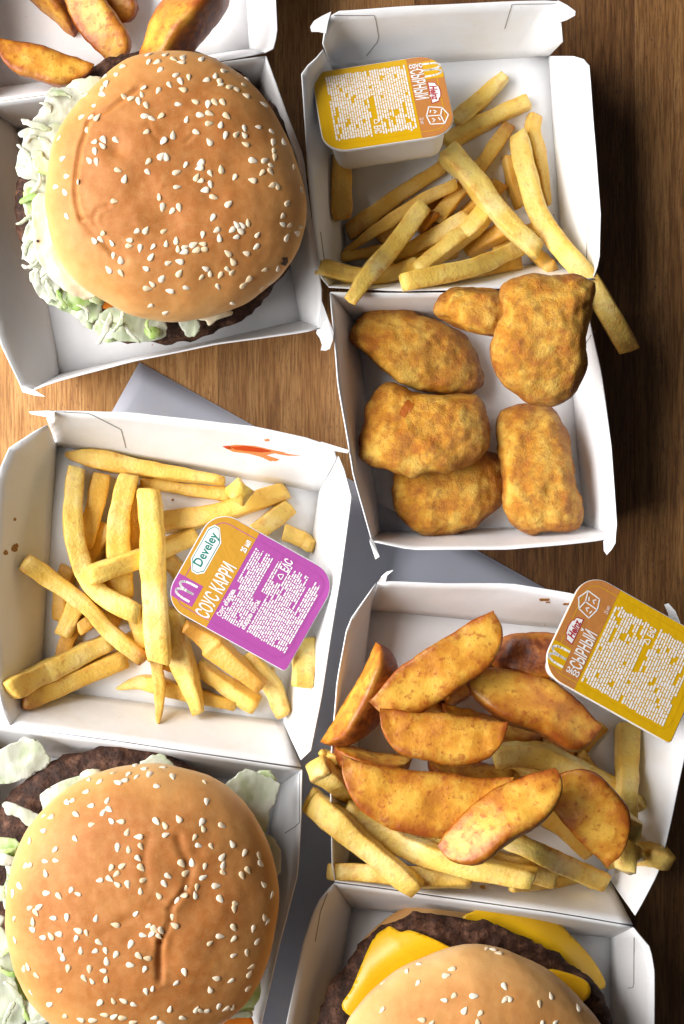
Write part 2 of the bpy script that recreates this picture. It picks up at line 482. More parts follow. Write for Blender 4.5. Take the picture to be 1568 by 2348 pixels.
tab([(738, 690), (751, 727), (765, 761), (763, 780), (756, 800), (746, 804), (735, 803), (738, 790), (733, 775), (725, 764)], [3, 3, 3.05, 3.1, 3.1, 3.1, 3.1, 3.05, 3, 2.95], baseA)
tab([(78, 893), (104, 909), (82, 907), (52, 899), (46, 884)], [3, 3.1, 3.05, 3, 3], baseA)
# box with the upper right fries and nuggets
bxB = empty('clamshell_box', P(1080, 700, 0)); tag(bxB, 'open white carton with six nuggets and a lid of fries at upper right', 'carton', 'open clamshell cartons')
lidB = tray(bxB, 'lid', [(797, 630), (1290, 602), (1258, 128), (762, 160)],
            [(753, 656), (735, 634), (720, 530), (708, 419), (691, 166), (718, 137), (737, 126), (741, 114)],
            [(740, 100), (746, 60), (759, 27), (950, 14), (1168, 3), (1279, 1), (1284, 30), (1290, 96)],
            [(1362, 634), (1375, 598), (1377, 490), (1362, 300), (1350, 139), (1314, 130)],
            [(753, 658), (911, 667), (1145, 661), (1362, 640)], .08, 3.0)
baseB = tray(bxB, 'base', [(818, 742), (1296, 722), (1342, 1205), (872, 1219)],
             [(757, 672), (758, 690), (774, 875), (810, 1090), (852, 1238)],
             [(852, 1240), (941, 1259), (1169, 1259), (1384, 1238), (1411, 1226)],
             [(1352, 666), (1351, 737), (1378, 851), (1402, 1024), (1414, 1212), (1411, 1226)],
             [(757, 670), (911, 673), (1145, 669), (1352, 662)], .08, 3.0)
tab([(759, 27), (738, 37), (720, 48), (711, 62), (714, 73), (730, 73), (747, 77), (752, 50)], 3.02, lidB)
tab([(1279, 1), (1300, 12), (1319, 26), (1318, 36), (1300, 46), (1282, 52), (1276, 25)], 3.02, lidB)
tab([(1383, 1240), (1412, 1222), (1411, 1245), (1402, 1260), (1391, 1272), (1384, 1262)], [3, 3, 3.1, 3.15, 3.2, 3.1], baseB)
tab([(850, 1232), (858, 1244), (870, 1276), (861, 1282), (847, 1240)], [3, 3, 3.2, 3.2, 3.05], baseB)
def cut_line(pts, tray_, wd=1.6):
    q = polyline(pts, max(6, len(pts) * 4)); out = []
    for sgn, seq in ((1, range(len(q))), (-1, range(len(q) - 1, -1, -1))):
        for i in seq:
            d = q[min(i + 1, len(q) - 1)] - q[max(i - 1, 0)]; d = d / (np.hypot(*d) or 1)
            out.append((q[i][0] - d[1] * wd / 2 * sgn, q[i][1] + d[0] * wd / 2 * sgn))
    decal('cut_line', out, tray_, CUT, .03, .008, 50)
cut_line([c3(225, 57), c3(383, 57), c3(399, 150), c3(350, 212)], lidB)
cut_line([c3(1075, 12), c3(908, 14), c3(880, 108)], lidB)
cut_line([c3(1200, 870), c3(1196, 1020)], lidB); cut_line([c3(172, 890), c3(192, 1040)], lidB)
cut_line([c4(1225, 405), c4(1190, 460)], baseB)
# box with the lower left burger, fries in its lid
bxC = empty('clamshell_box', P(330, 1700, 0.15)); tag(bxC, 'open white carton with ketchup smear on its lid and lower left burger', 'carton', 'open clamshell cartons')
lidC = tray(bxC, 'lid', [(92, 1578), (649, 1653), (731, 1128), (130, 1022)],
            [(24, 1663), (3, 1625), (-22, 1400), (-10, 1100), (21, 1028), (88, 984), (109, 974)],
            [(107, 960), (112, 942), (300, 946), (580, 977), (700, 1003), (772, 1028), (772, 1050)],
            [(690, 1742), (712, 1725), (736, 1600), (758, 1460), (782, 1320), (806, 1137), (788, 1072), (776, 1046)],
            [(24, 1664), (275, 1697), (411, 1718), (690, 1758)], .24, 3.1)
baseC = tray(bxC, 'base', [(-25, 1718), (640, 1800), (510, 2480), (-60, 2480)],
             [(-80, 1650), (-130, 2100), (-130, 2520)], [(-130, 2520), (560, 2520)],
             [(692, 1764), (690, 1880), (683, 2004), (641, 2163), (599, 2347), (560, 2520)],
             [(-80, 1652), (24, 1668), (275, 1701), (411, 1722), (692, 1764)], .24, 3.1)
tab([(112, 941), (66, 943), (70, 949), (90, 953), (108, 956), (110, 970), (125, 968), (125, 944)], 3.12, lidC)
tab([(735, 1012), (801, 1032), (797, 1039), (768, 1034), (745, 1026)], 3.12, lidC)
cut_line([cC(215, 100), cC(385, 108), cC(525, 180), cC(545, 258)], lidC)
cut_line([cB2(1300, 262), cB2(1298, 480), cB2(1235, 522)], baseC); cut_line([cC(1350, 1280), cC(1328, 1560)], lidC)
# box with the lower right cheeseburger, wedges and fries in its lid
bxD = empty('clamshell_box', P(1120, 1900, 0.15)); tag(bxD, 'open white carton with wedges and fries in its lid and the cheeseburger', 'carton', 'open clamshell cartons')
lidD = tray(bxD, 'lid', [(800, 1978), (1392, 2006), (1488, 1460), (848, 1398)],
            [(767, 2016), (761, 1985), (757, 1765), (772, 1560), (798, 1429), (862, 1338)],
            [(866, 1335), (882, 1333), (1030, 1338), (1169, 1338), (1308, 1360), (1545, 1425)],
            [(1455, 2098), (1476, 2063), (1511, 1997), (1534, 1899), (1568, 1742), (1592, 1560), (1560, 1435)],
            [(767, 2019), (962, 2046), (1261, 2088), (1450, 2119)], .24, 3.1)
baseD = tray(bxD, 'base', [(805, 2080), (1400, 2150), (1400, 2480), (740, 2480)],
             [(766, 2026), (735, 2060), (720, 2088), (696, 2160), (657, 2347), (625, 2520)], [(625, 2520), (1500, 2520)],
             [(1452, 2126), (1491, 2172), (1500, 2226), (1500, 2347), (1500, 2520)],
             [(766, 2024), (962, 2051), (1261, 2093), (1452, 2124)], .24, 3.1)
tab([(866, 1336), (874, 1322), (886, 1311), (901, 1307), (888, 1318), (884, 1333)], [3.1, 3.2, 3.3, 3.4, 3.3, 3.1], lidD)
tab([(1535, 1424), (1531, 1405), (1523, 1386), (1533, 1383), (1548, 1400), (1559, 1425), (1560, 1437)], [3.1, 3.2, 3.3, 3.3, 3.3, 3.2, 3.1], lidD)
cut_line([cB3(1378, 430), cB3(1378, 622), cB3(1355, 625)], baseD); cut_line([cB3(205, 245), cB3(172, 330), cB3(152, 445)], baseD)
# smears and spots on the cartons
smear = [(510, 1022), (540, 1018), (585, 1021), (625, 1030), (655, 1036), (625, 1038), (610, 1042), (640, 1051), (620, 1056), (600, 1046), (570, 1038), (535, 1034)]
decal('ketchup_smear', smear, lidC, KETCHUP2, .03, .012, 6)
for k_ in ([(530, 1022), (560, 1020), (600, 1026), (622, 1032), (600, 1034), (565, 1031), (540, 1028)], [(512, 1021), (525, 1020), (530, 1026), (520, 1026)]):
    decal('ketchup_smear', k_, lidC, KETCHUP, .045, .03, 5)
for k_ in ([(628, 1033), (668, 1040), (690, 1043), (660, 1043), (635, 1039)], [(612, 1046), (640, 1052), (632, 1056), (612, 1052)], [(606, 1006), (616, 1004), (618, 1009), (608, 1010)], [(590, 1040), (625, 1048), (600, 1047)]):
    decal('ketchup_smear', k_, lidC, KETCHUP2, .03, .01, 5)
for q, r in (((32, 1256), 7), ((37, 1250), 4), ((12, 1266), 5), ((33, 1190), 3)):
    decal('stain', [(q[0] + r * math.cos(a) * (1 + .4 * math.sin(3 * a)), q[1] + 1.3 * r * math.sin(a)) for a in np.linspace(0, 6.28, 9)[:-1]], lidC, GREASE, .03, .015, 4)
for q, r in (((1248, 1373), 9), ((1256, 1379), 4), ((1300, 1383), 7)):
    decal('stain', [(q[0] + 1.4 * r * math.cos(a), q[1] + .5 * r * math.sin(a) * (1 + .4 * math.cos(2 * a))) for a in np.linspace(0, 6.28, 9)[:-1]], lidD, GREASE, .03, .015, 4)

# ------------------------------------------------------------------ french fries
FRY_SEC = []
for k_ in range(4):                                # squarish section with small bevels and faintly hollow sides
    c_, s_ = math.cos(k_ * math.pi / 2), math.sin(k_ * math.pi / 2)
    for (u_, v_, q_) in ((1, -.84, 1.0), (.975, -.3, 0.0), (.975, .3, 0.0), (1, .84, 1.0), (.84, 1, 1.0))[:4]:
        FRY_SEC.append((u_ * c_ - v_ * s_, u_ * s_ + v_ * c_, q_))
def fry(pts, wpx, label, group, tone=0.0, brown=(0, 0), ends=('cut', 'cut'), conv=None, seed=0, up=None, flat=.92, lift=0):
    pts = [conv(*p) for p in pts] if conv else pts
    sc_ = {c3: .598, c4: .598, cC: .53, cD: .5797}.get(conv, 1.0)
    rr = random.Random(hash(label) % 99991 if False else sum(ord(c) * (i + 3) for i, c in enumerate(label)))
    n = 26; ns = 16
    px = spline(pts, n)
    r = wpx * sc_ * K * .5 * .91
    ts = np.linspace(0, 1, n)
    z = np.full(n, 1.2)
    for it in range(3):
        pos = [P(px[i][0], px[i][1], z[i]) for i in range(n)]
        sup = np.zeros(n)
        for i in range(n):
            d = (pos[min(i + 1, n - 1)] - pos[max(i - 1, 0)]); d.z = 0; d.normalize(); s = Vector((-d.y, d.x, 0))
            sup[i] = max(drop(*(pos[i] + s * (k_ * r)).xy) for k_ in (-.6, 0, .6))
        need = sup + r * flat * .88
        best = None
        for i in range(n):
            if ts[i] > .5: break
            for j in range(n):
                if ts[j] < .5 or i == j: continue
                b = (need[j] - need[i]) / (ts[j] - ts[i]); a = need[i] - b * ts[i]
                e = a + b * ts - need
                if e.min() > -.02 and (best is None or e.mean() < best[0]): best = (e.mean(), a, b)
        if best is None: a, b = need.max(), 0
        else: a, b = best[1], best[2]
        line = a + b * ts
        z = line - .35 * (line - need) if lift == 0 else line + lift
        z = np.convolve(np.pad(z, 3, mode='edge'), np.ones(7) / 7, 'valid')
    if up: z = np.interp(ts, np.linspace(0, 1, len(up)), up)
    pos = [P(px[i][0], px[i][1], z[i]) for i in range(n)]
    V = []; br = []; cor = []
    off = Vector((rr.random() * 90, rr.random() * 90, rr.random() * 90))
    roll0 = rr.uniform(-.35, .35); tw = rr.uniform(-.25, .25)
    tap = rr.uniform(-.3, .3)
    slant = (rr.uniform(-.5, .5), rr.uniform(-.5, .5))
    Ltot = sum((pos[i + 1] - pos[i]).length for i in range(n - 1))
    for i in range(n):
        d = (pos[min(i + 1, n - 1)] - pos[max(i - 1, 0)]).normalized()
        s = d.cross(Vector((0, 0, 1)));
        if s.length < 1e-3: s = Vector((1, 0, 0))
        s.normalize(); u_ = s.cross(d).normalized()
        sz = (1 + .10 * mnoise.noise(off + Vector((i * .16, 0, 0)))) * (1 + tap * (ts[i] - .5))
        for e_, tt, sl in ((0, ts[i] * Ltot, -1), (1, (1 - ts[i]) * Ltot, 1)):
            if ends[e_] == 'point': sz *= .22 + .78 * min(1, tt / (Ltot * .38)) ** .75
            elif ends[e_] == 'thin': sz *= .55 + .45 * min(1, tt / (Ltot * .5))
            else: sz *= .90 + .10 * min(1, tt / (r * .35)) ** .6
        b = max(brown[0] * max(0, 1 - ts[i] * Ltot / (r * 2.6)), brown[1] * max(0, 1 - (1 - ts[i]) * Ltot / (r * 2.6)))
        for j in range(ns):
            cxn, cyn, q = FRY_SEC[j]
            x_, y_ = cxn * r * sz, cyn * r * flat * sz
            ro = roll0 + tw * ts[i]
            x2 = x_ * math.cos(ro) - y_ * math.sin(ro); y2 = x_ * math.sin(ro) + y_ * math.cos(ro)
            p = pos[i] + s * x2 + u_ * y2
            k_ = 0
            if i < 2 and ends[0] == 'cut': k_ = slant[0] * (1 - i / 2)
            if i > n - 3 and ends[1] == 'cut': k_ = slant[1] * (1 - (n - 1 - i) / 2)
            p = p + d * (k_ * x_ * .8)
            nv = mnoise.noise_vector(p * 1.5 + off) * (.05 * min(1, r / .3)) + mnoise.noise_vector(p * 5.0 + off) * .014
            V.append(p + nv); br.append(b); cor.append(q)
    V.append(pos[0] - (pos[1] - pos[0]).normalized() * .05); V.append(pos[-1] + (pos[-1] - pos[-2]).normalized() * .05)
    br += [brown[0], brown[1]]; cor += [0, 0]
    F = tube_faces(n, ns)
    o = mk('french_fry', V, F, FRY, None, attrs={'brown': br, 'corner': cor, 'tone': [tone] * len(V)})
    tag(o, label, 'french fry', group); add_sup(V, F)
    return o

GB = 'fries in the upper right carton lid'
for a in [
    ([(640, 760), (520, 850), (400, 920)], 58, 'golden fry on the floor under the slanting fries at left', .6, (.2, .2)),
    ([(860, 700), (760, 800), (650, 900)], 60, 'golden fry on the floor below the browned fry', .6, (.2, .1)),
    ([(700, 960), (560, 990), (380, 1040)], 56, 'golden fry near the hinge under the pale fries', .5, (.1, .1)),
    ([(1010, 880), (930, 900), (840, 960)], 56, 'golden fry at the right under the crossing fry tip', .5, (.2, .1)),
    ([(250, 590), (252, 700), (255, 838)], 80, 'short golden fry standing along the left wall below the cheese sauce cup', .55, (0, .2)),
    ([(900, 480), (800, 620), (700, 740), (615, 850)], 62, 'browned fry with dark spot passing under the long crossing fry', .5, (.9, .3)),
    ([(895, 600), (915, 700), (945, 790)], 52, 'thin fry hidden left of the longest fry at upper right', .5, (.1, 0)),
    ([(920, 860), (830, 910), (735, 970)], 66, 'amber fry mostly hidden under the crossing fries in the middle', .7, (.2, .2)),
    ([(985, 965), (1062, 1030)], 56, 'small fry end below the crossing fry near the hinge', .45, (0, .1)),
    ([(600, 810), (560, 880)], 60, 'brown fry end peeking out left of the middle fries', .8, (.8, .5)),
    ([(940, 1010), (760, 1050), (560, 1085)], 46, 'lowest fry lying along the hinge wall under a paler fry', .4, (.5, .1)),
    ([(1000, 440), (985, 500), (1010, 600), (1050, 785)], 62, 'thin tapering fry curling along the right lid wall', .35, (.2, .1), ('cut', 'point')),
    ([(690, 470), (780, 390), (882, 292)], 74, 'upper fry pointing up right beside the cheese sauce cup', .1, (0, .05), ('cut', 'thin')),
    ([(650, 548), (800, 470), (972, 388)], 64, 'second fry from the top beside the cheese sauce cup', .15, (0, 0)),
    ([(655, 632), (480, 745), (280, 890)], 62, 'spotted fry slanting from under the sauce cup to lower left', .45, (.3, .6)),
    ([(695, 705), (560, 770), (420, 860), (262, 968)], 54, 'slim golden fry below the spotted slanting fry', .45, (.1, .6), ('cut', 'point')),
    ([(255, 985), (380, 965), (470, 940)], 42, 'thin fry at the lower left under the upright crossing fry', .35, (0, 0)),
    ([(175, 1020), (300, 1055), (420, 1060), (545, 1015)], 66, 'fry at the lower left corner of the lid, crossing the rim', .15, (.1, 0)),
    ([(742, 828), (600, 910), (450, 992)], 62, 'middle fry slanting down left behind the top left fry', .15, (.1, 0)),
    ([(825, 785), (760, 870), (680, 930), (545, 1040)], 72, 'pale curved fry slanting down left in the middle of the lid', .05, (0, 0)),
    ([(985, 925), (860, 985), (740, 1030), (485, 1085)], 74, 'pale fry lying above the hinge, running left to right', .0, (0, 0)),
    ([(575, 785), (440, 960), (360, 1050), (285, 1155)], 78, 'pale fry hanging over the hinge at lower left', .0, (0, .15), ('cut', 'thin')),
    ([(935, 520), (960, 650), (1015, 830), (1100, 950), (1200, 1070), (1360, 1345)], 88, 'longest fry, hanging over the carton edge beside the top nugget', .05, (.1, .6), ('cut', 'cut')),
    ([(655, 580), (760, 690), (870, 830), (1012, 965)], 84, 'pale thick fry crossing on top from the sauce cup to lower right', .0, (0, 0)),
]:
    fry(a[0], a[1], a[2], GB, a[3], a[4], a[5] if len(a) > 5 else ('cut', 'cut'), c3)

GC = 'fries in the left carton lid'
for a in [
    ([(560, 760), (480, 850), (400, 930)], 76, 'golden fry on the floor in the middle under the bent fry', .6, (.1, .1)),
    ([(300, 780), (270, 900), (265, 1010)], 70, 'golden fry on the floor near the left wall', .6, (.2, .1)),
    ([(720, 740), (790, 820), (800, 950)], 76, 'fry mostly hidden left of the purple sauce cup', .4, (.1, .1)),
    ([(560, 1060), (650, 1150), (760, 1200)], 74, 'golden fry on the floor below the palest tall fry', .5, (.1, .1)),
    ([(1000, 1180), (1080, 1240), (1190, 1250)], 70, 'pale fry under the lower corner of the purple sauce cup', .2, (0, .1)),
    ([(595, 430), (590, 560), (590, 720)], 70, 'amber fry hidden between the two upright pale fries', .8, (.2, 0)),
    ([(270, 1180), (300, 1080), (370, 980)], 70, 'brown fry under the crossing fries at left', .8, (.4, .2)),
    ([(340, 1050), (420, 1000), (520, 1010)], 70, 'amber fry under the long bent fry near the left', .7, (0, 0)),
    ([(480, 600), (430, 680), (360, 790)], 78, 'fry slanting down left behind the bent fry', .4, (0, 0)),
    ([(505, 1300), (620, 1275), (760, 1310), (1020, 1375)], 74, 'lowest fry along the hinge wall, pointed at its left end', .2, (.3, .2), ('point', 'thin')),
    ([(610, 410), (800, 440), (1000, 465)], 56, 'thin fry tucked under the topmost wide fry', .3, (0, 0)),
    ([(1310, 1090), (1312, 1190), (1308, 1295)], 96, 'pale blunt fry by the right wall below the purple sauce cup', .0, (0, .1)),
    ([(1350, 690), (1310, 660), (1230, 625)], 72, 'fry end poking out right of the purple sauce cup', .25, (.1, 0)),
    ([(860, 1205), (980, 1290), (1112, 1375)], 76, 'straight fry slanting down right toward the hinge wall', .1, (0, 0)),
    ([(1060, 1160), (1170, 1280), (1232, 1420)], 78, 'fry bending down right with a browned lower tip', .1, (0, .5), ('cut', 'cut')),
    ([(700, 585), (900, 555), (1080, 500), (1240, 445)], 88, 'fry running right behind the purple sauce cup', .3, (0, .1)),
    ([(1255, 510), (1180, 570), (1080, 650)], 88, 'wide fry end above the purple sauce cup corner', .15, (.1, 0)),
    ([(440, 375), (415, 500), (365, 690)], 84, 'upright fry second from the left wall', .45, (0, .1)),
    ([(270, 1070), (310, 990), (350, 900)], 84, 'short blunt fry under the long fry with brown tip', .15, (.1, 0)),
    ([(590, 960), (615, 1060), (630, 1130)], 90, 'short fry end behind the tall pale fry', .15, (0, .1)),
    ([(100, 1350), (230, 1310), (340, 1255), (545, 1170)], 84, 'fry at the lower left with orange browned end', .3, (.9, 0)),
    ([(35, 1312), (160, 1250), (270, 1195), (480, 1095)], 90, 'pale fry above the browned one at lower left', .1, (.1, 0)),
    ([(560, 385), (530, 480), (510, 640), (525, 920)], 104, 'tall fry left of the palest upright fry', .15, (0, 0)),
    ([(735, 960), (770, 1120), (820, 1280), (860, 1408)], 104, 'yellow fry reaching down below the palest upright fry', .1, (0, .15), ('cut', 'thin')),
    ([(670, 1150), (690, 1290), (684, 1450)], 56, 'thin pointed fry hanging down to the hinge wall', .4, (0, .1), ('cut', 'point')),
    ([(800, 1030), (900, 1090), (960, 1150), (1135, 1295)], 112, 'wide crisp orange fry below the purple sauce cup', .85, (.5, .3), ('thin', 'thin')),
    ([(285, 290), (420, 310), (620, 350), (970, 405)], 92, 'topmost wide fry lying along the front flap', .2, (.5, .1), ('point', 'thin')),
    ([(330, 345), (315, 560), (345, 740), (420, 880), (605, 985)], 92, 'long bent fry curving from top left to the middle', .1, (0, 0), ('cut', 'cut')),
    ([(385, 815), (600, 740), (720, 690), (850, 635)], 82, 'pale fry lying across the upright fries to the sauce cup', .05, (0, .1)),
    ([(105, 750), (220, 830), (380, 950), (480, 1060), (625, 1180)], 78, 'long straight fry with dark brown lower tip', .2, (.2, 1.0)),
    ([(640, 440), (660, 640), (665, 850), (690, 1185)], 108, 'palest tall fry on top in the middle of the pile', .0, (0, 0), ('cut', 'cut')),
]:
    fry(a[0], a[1], a[2], GC, a[3], a[4], a[5] if len(a) > 5 else ('cut', 'cut'), cC)
fry([(1022, 440), (1046, 462)], 92, 'short stub of fry standing on end near the purple sauce cup', GC, .05, (0, 0), ('cut', 'cut'), cC, up=[1.4, 3.1])

# ------------------------------------------------------------------ potato wedges
def wedge(A, B, W, bulge, label, group, conv, skin_up=0, apex=.0, roll=8, tilt=0, zb=None, ang=58, sink=.15, lumpy=1.0, power=3.0):
    """A, B ends of the thin edge; bulge = side (+1 left of A->B in the layout) of the skin; W width"""
    sc_ = {cD: .5797, c1: .5}[conv]
    A = np.array(conv(*A)); B = np.array(conv(*B)); W_ = W * sc_ * K
    rr = random.Random(sum(ord(c) * (i + 5) for i, c in enumerate(label)))
    off = Vector((rr.random() * 90, rr.random() * 90, rr.random() * 90))
    n = 44; ns = 30
    al = math.radians(ang)
    skinv = []; edgev = []
    uu = np.sin(np.linspace(-1, 1, n) * math.pi / 2 * .985)
    asym = rr.uniform(-.18, .18)
    def build(h):
        PA = P(*A, h); PB = P(*B, h); d = PB - PA; L = d.length; d.normalize()
        side = Vector((0, 0, 1)).cross(d) * bulge; up = Vector((0, 0, 1))
        mid = (PA + PB) / 2
        tl = math.radians(tilt)
        V = []; skinv.clear(); edgev.clear()
        ro = math.radians(roll)
        for u in uu:
            pr = max(0., 1 - abs(u + asym * (1 - u * u)) ** power) ** .55
            r = W_ * pr * (1 + .08 * mnoise.noise(off + Vector((u * 1.5, 0, 0)))) + .05
            ax = apex * W_ * (1 - u * u)
            for j in range(ns):
                t = j / ns
                if t < .36:
                    s = t / .36; y = r * s; z = .02 * W_ * math.sin(math.pi * s) * pr; sk = 0; ed = max(abs(s - .5) * 2 - .5, 0) / .5
                elif t < .66:
                    s = (t - .36) / .30; a = s * al; y = r * math.cos(a); z = -r * math.sin(a); sk = min(1, s * 6, (1 - s) * 6); ed = max(0, 1 - s * 5) * .8
                else:
                    s = 1 - (t - .66) / .34; y = r * s * math.cos(al); z = -r * s * math.sin(al) - .02 * W_ * math.sin(math.pi * s) * pr; sk = 0; ed = max(abs(s - .5) * 2 - .62, 0) / .38
                ed = max(ed, max(0, abs(u) - .8) / .2)
                y2 = y * math.cos(ro) - z * math.sin(ro) + ax; z2 = y * math.sin(ro) + z * math.cos(ro)
                p = mid + d * (u * L / 2 * math.cos(tl)) + side * y2 + up * (z2 + u * L / 2 * math.sin(tl))
                q = (p - mid)
                nv = mnoise.noise_vector(q * .8 + off) * .10 * lumpy + mnoise.noise_vector(q * 2.6 + off) * .04 * lumpy + mnoise.noise_vector(q * 6 + off) * .022
                V.append(p + nv); skinv.append(sk); edgev.append(min(1, ed))
        V.append(mid + d * (-L / 2 * 1.0) + side * ax * 0 + up * (-L / 2 * math.sin(tl))); V.append(mid + d * (L / 2) + up * (L / 2 * math.sin(tl)))
        skinv.extend([0, 0]); edgev.extend([1, 1])
        return V
    h, V = settle(build, 4.0, sink)
    # soften corners
    F = tube_faces(n, ns)
    a = np.array([tuple(v) for v in V]); g = a[:n * ns].reshape(n, ns, 3)
    for _ in range(1):
        g = .6 * g + .2 * (np.roll(g, 1, 1) + np.roll(g, -1, 1))
    V = [Vector(v) for v in g.reshape(-1, 3)] + V[n * ns:]
    if bulge < 0: F = [f[::-1] for f in F]
    o = mk('potato_wedge', V, F, WEDGE, None, attrs={'skin': skinv, 'edge': edgev})
    tag(o, label, 'potato wedge', group); add_sup(V, F)
    return o

GD = 'fries in the lower right carton lid'
def fries_d(lst):
    for a in lst: fry(a[0], a[1], a[2], GD, a[3], a[4], a[5] if len(a) > 5 else ('cut', 'cut'), cD)
fries_d([
    ([(1135, 800), (1190, 740), (1245, 690)], 64, 'brownish fry under the right end of the wedges below the sauce cup', .7, (.4, 0)),
    ([(885, 1335), (1000, 1310), (1150, 1290)], 60, 'lowest thin fry at the hinge of the wedge lid', .35, (0, 0), ('thin', 'cut')),
    ([(690, 1195), (880, 1240), (1060, 1295)], 82, 'fry lying behind the long pale fry near the hinge', .3, (0, 0)),
    ([(165, 1270), (300, 1275), (480, 1292), (730, 1290)], 78, 'fry at the lower left corner poking out past the lid rim', .15, (.1, 0)),
    ([(530, 1130), (600, 1145), (680, 1170)], 80, 'short pale fry piece behind the upright wedge', .1, (0, 0)),
    ([(385, 1040), (440, 1080), (515, 1145)], 72, 'short fry piece below the largest wedge', .2, (0, 0)),
    ([(1505, 1222), (1400, 1200), (1250, 1222)], 80, 'fry lying over the right rim of the wedge lid', .15, (.2, 0)),
    ([(925, 450), (1010, 435)], 80, 'small pale fry end between the wedges and the sauce cup', .1, (0, 0)),
    ([(130, 800), (190, 830), (290, 900)], 56, 'thin fry at the upper left of the fry pile', .3, (0, 0), ('thin', 'cut')),
    ([(112, 860), (200, 925), (350, 1020)], 82, 'fry pointing out over the left rim above the longest fry', .15, (0, 0)),
])
fries_d([
    ([(540, 1085), (720, 1090), (900, 1020)], 82, 'fry buried under the narrow upright wedge', .4, (0, 0)),
    ([(960, 1010), (1080, 1090), (1200, 1200)], 84, 'fry buried under the wide wedge at the right end', .4, (0, 0)),
    ([(860, 880), (1000, 890), (1150, 960)], 80, 'fry buried right of the largest wedge', .3, (0, 0)),
    ([(1190, 1060), (1290, 1130), (1380, 1230)], 80, 'fry under the right hand fries beside the lid floor corner', .3, (0, 0)),
    ([(1150, 820), (1220, 900), (1330, 960)], 74, 'golden fry under the long curving pale fry at right', .5, (.1, 0)),
])
GW = 'wedges in the lower right carton lid'
wedge((330, 640), (620, 690), 150, 1, 'dark wedge buried between the freckled wedge and the pale crescent', GW, cD, roll=58, power=4)
wedge((640, 640), (880, 480), 170, 1, 'dark wedge buried in the middle of the pile', GW, cD, roll=58, power=4)
wedge((560, 800), (900, 860), 130, -1, 'brown wedge buried behind the largest wedge', GW, cD, roll=60, power=4)
wedge((850, 760), (1060, 690), 130, 1, 'dark wedge buried under the wedge by the sauce cup', GW, cD, roll=60, power=4)
wedge((1140, 790), (1010, 700), 110, 1, 'small dark wedge end under the wedges at the right', GW, cD, roll=60)
wedge((180, 755), (490, 815), 120, -1, 'dark skinned wedge at the left below the pale crescent wedge', GW, cD, roll=75)
wedge((610, 600), (1020, 700), 130, -1, 'brown skinned wedge behind the pale crescent wedge', GW, cD, roll=62)
wedge((800, 430), (1120, 420), 190, 1, 'dark skinned wedge partly behind the cheese sauce cup', GW, cD, roll=110)
wedge((135, 760), (345, 360), 165, -1, 'narrow dark wedge leaning against the left lid wall', GW, cD, roll=70)
wedge((720, 470), (1240, 690), 210, -1, 'wedge running under the corner of the sauce cup', GW, cD, roll=28, apex=-.42, ang=64)
wedge((320, 590), (815, 240), 195, -1, 'freckled wedge lying slanted at the top of the pile', GW, cD, roll=4, apex=-.18)
wedge((370, 622), (875, 680), 180, -1, 'pale golden crescent wedge in the middle of the pile', GW, cD, roll=6, apex=-.05)
fries_d([
    ([(815, 815), (960, 805), (1080, 840), (1260, 930), (1390, 1025)], 88, 'long pale fry curving right from the wedges', .05, (0, 0)),
    ([(1345, 690), (1342, 850), (1340, 1000), (1335, 1265)], 84, 'upright fry at the right below the cheese sauce cup', .1, (0, 0)),
    ([(1120, 920), (1250, 1020), (1395, 1125)], 90, 'thick fry crossing over the upright fry at right', .1, (0, .1)),
    ([(225, 1030), (370, 1115), (520, 1190), (740, 1255), (975, 1300)], 96, 'long wide pale fry across the bottom of the lid', .05, (0, 0)),
    ([(865, 1140), (1050, 1225), (1245, 1315)], 84, 'pale fry running below the right hand wedge', .0, (0, .1)),
    ([(80, 978), (190, 1070), (300, 1165), (515, 1345)], 98, 'topmost long fry at the lower left of the wedge lid', .1, (0, .1)),
])
wedge((1000, 935), (1262, 1255), 225, 1, 'wide wedge at the right end of the wedges', GW, cD, roll=10, apex=-.12, ang=50)
wedge((215, 815), (895, 905), 225, -1, 'largest wedge, a broad orange crescent at the front', GW, cD, roll=8, apex=.03, ang=52)
wedge((595, 1160), (1060, 870), 190, -1, 'narrow wedge standing on edge between two broad wedges', GW, cD, roll=36, apex=-.35)
GA = 'wedges in the upper left carton lid'
wedge((0, 165), (430, 290), 150, -1, 'brown wedge lying at the left above the upper burger', GA, c1, roll=12, apex=-.1)
wedge((60, -60), (330, 190), 160, 1, 'dark skinned wedge second from the left at the top edge', GA, c1, roll=70)
wedge((500, -60), (560, 110), 160, 1, 'small wedge cut by the top edge between two larger wedges', GA, c1, roll=20, apex=-.4)
wedge((280, -90), (530, 300), 185, 1, 'bright golden wedge third from the left above the burger', GA, c1, roll=14, apex=-.35)
wedge((640, 260), (1010, -120), 230, -1, 'big wedge with pale skin at the right of the upper lid', GA, c1, roll=45, apex=-.45, ang=70)

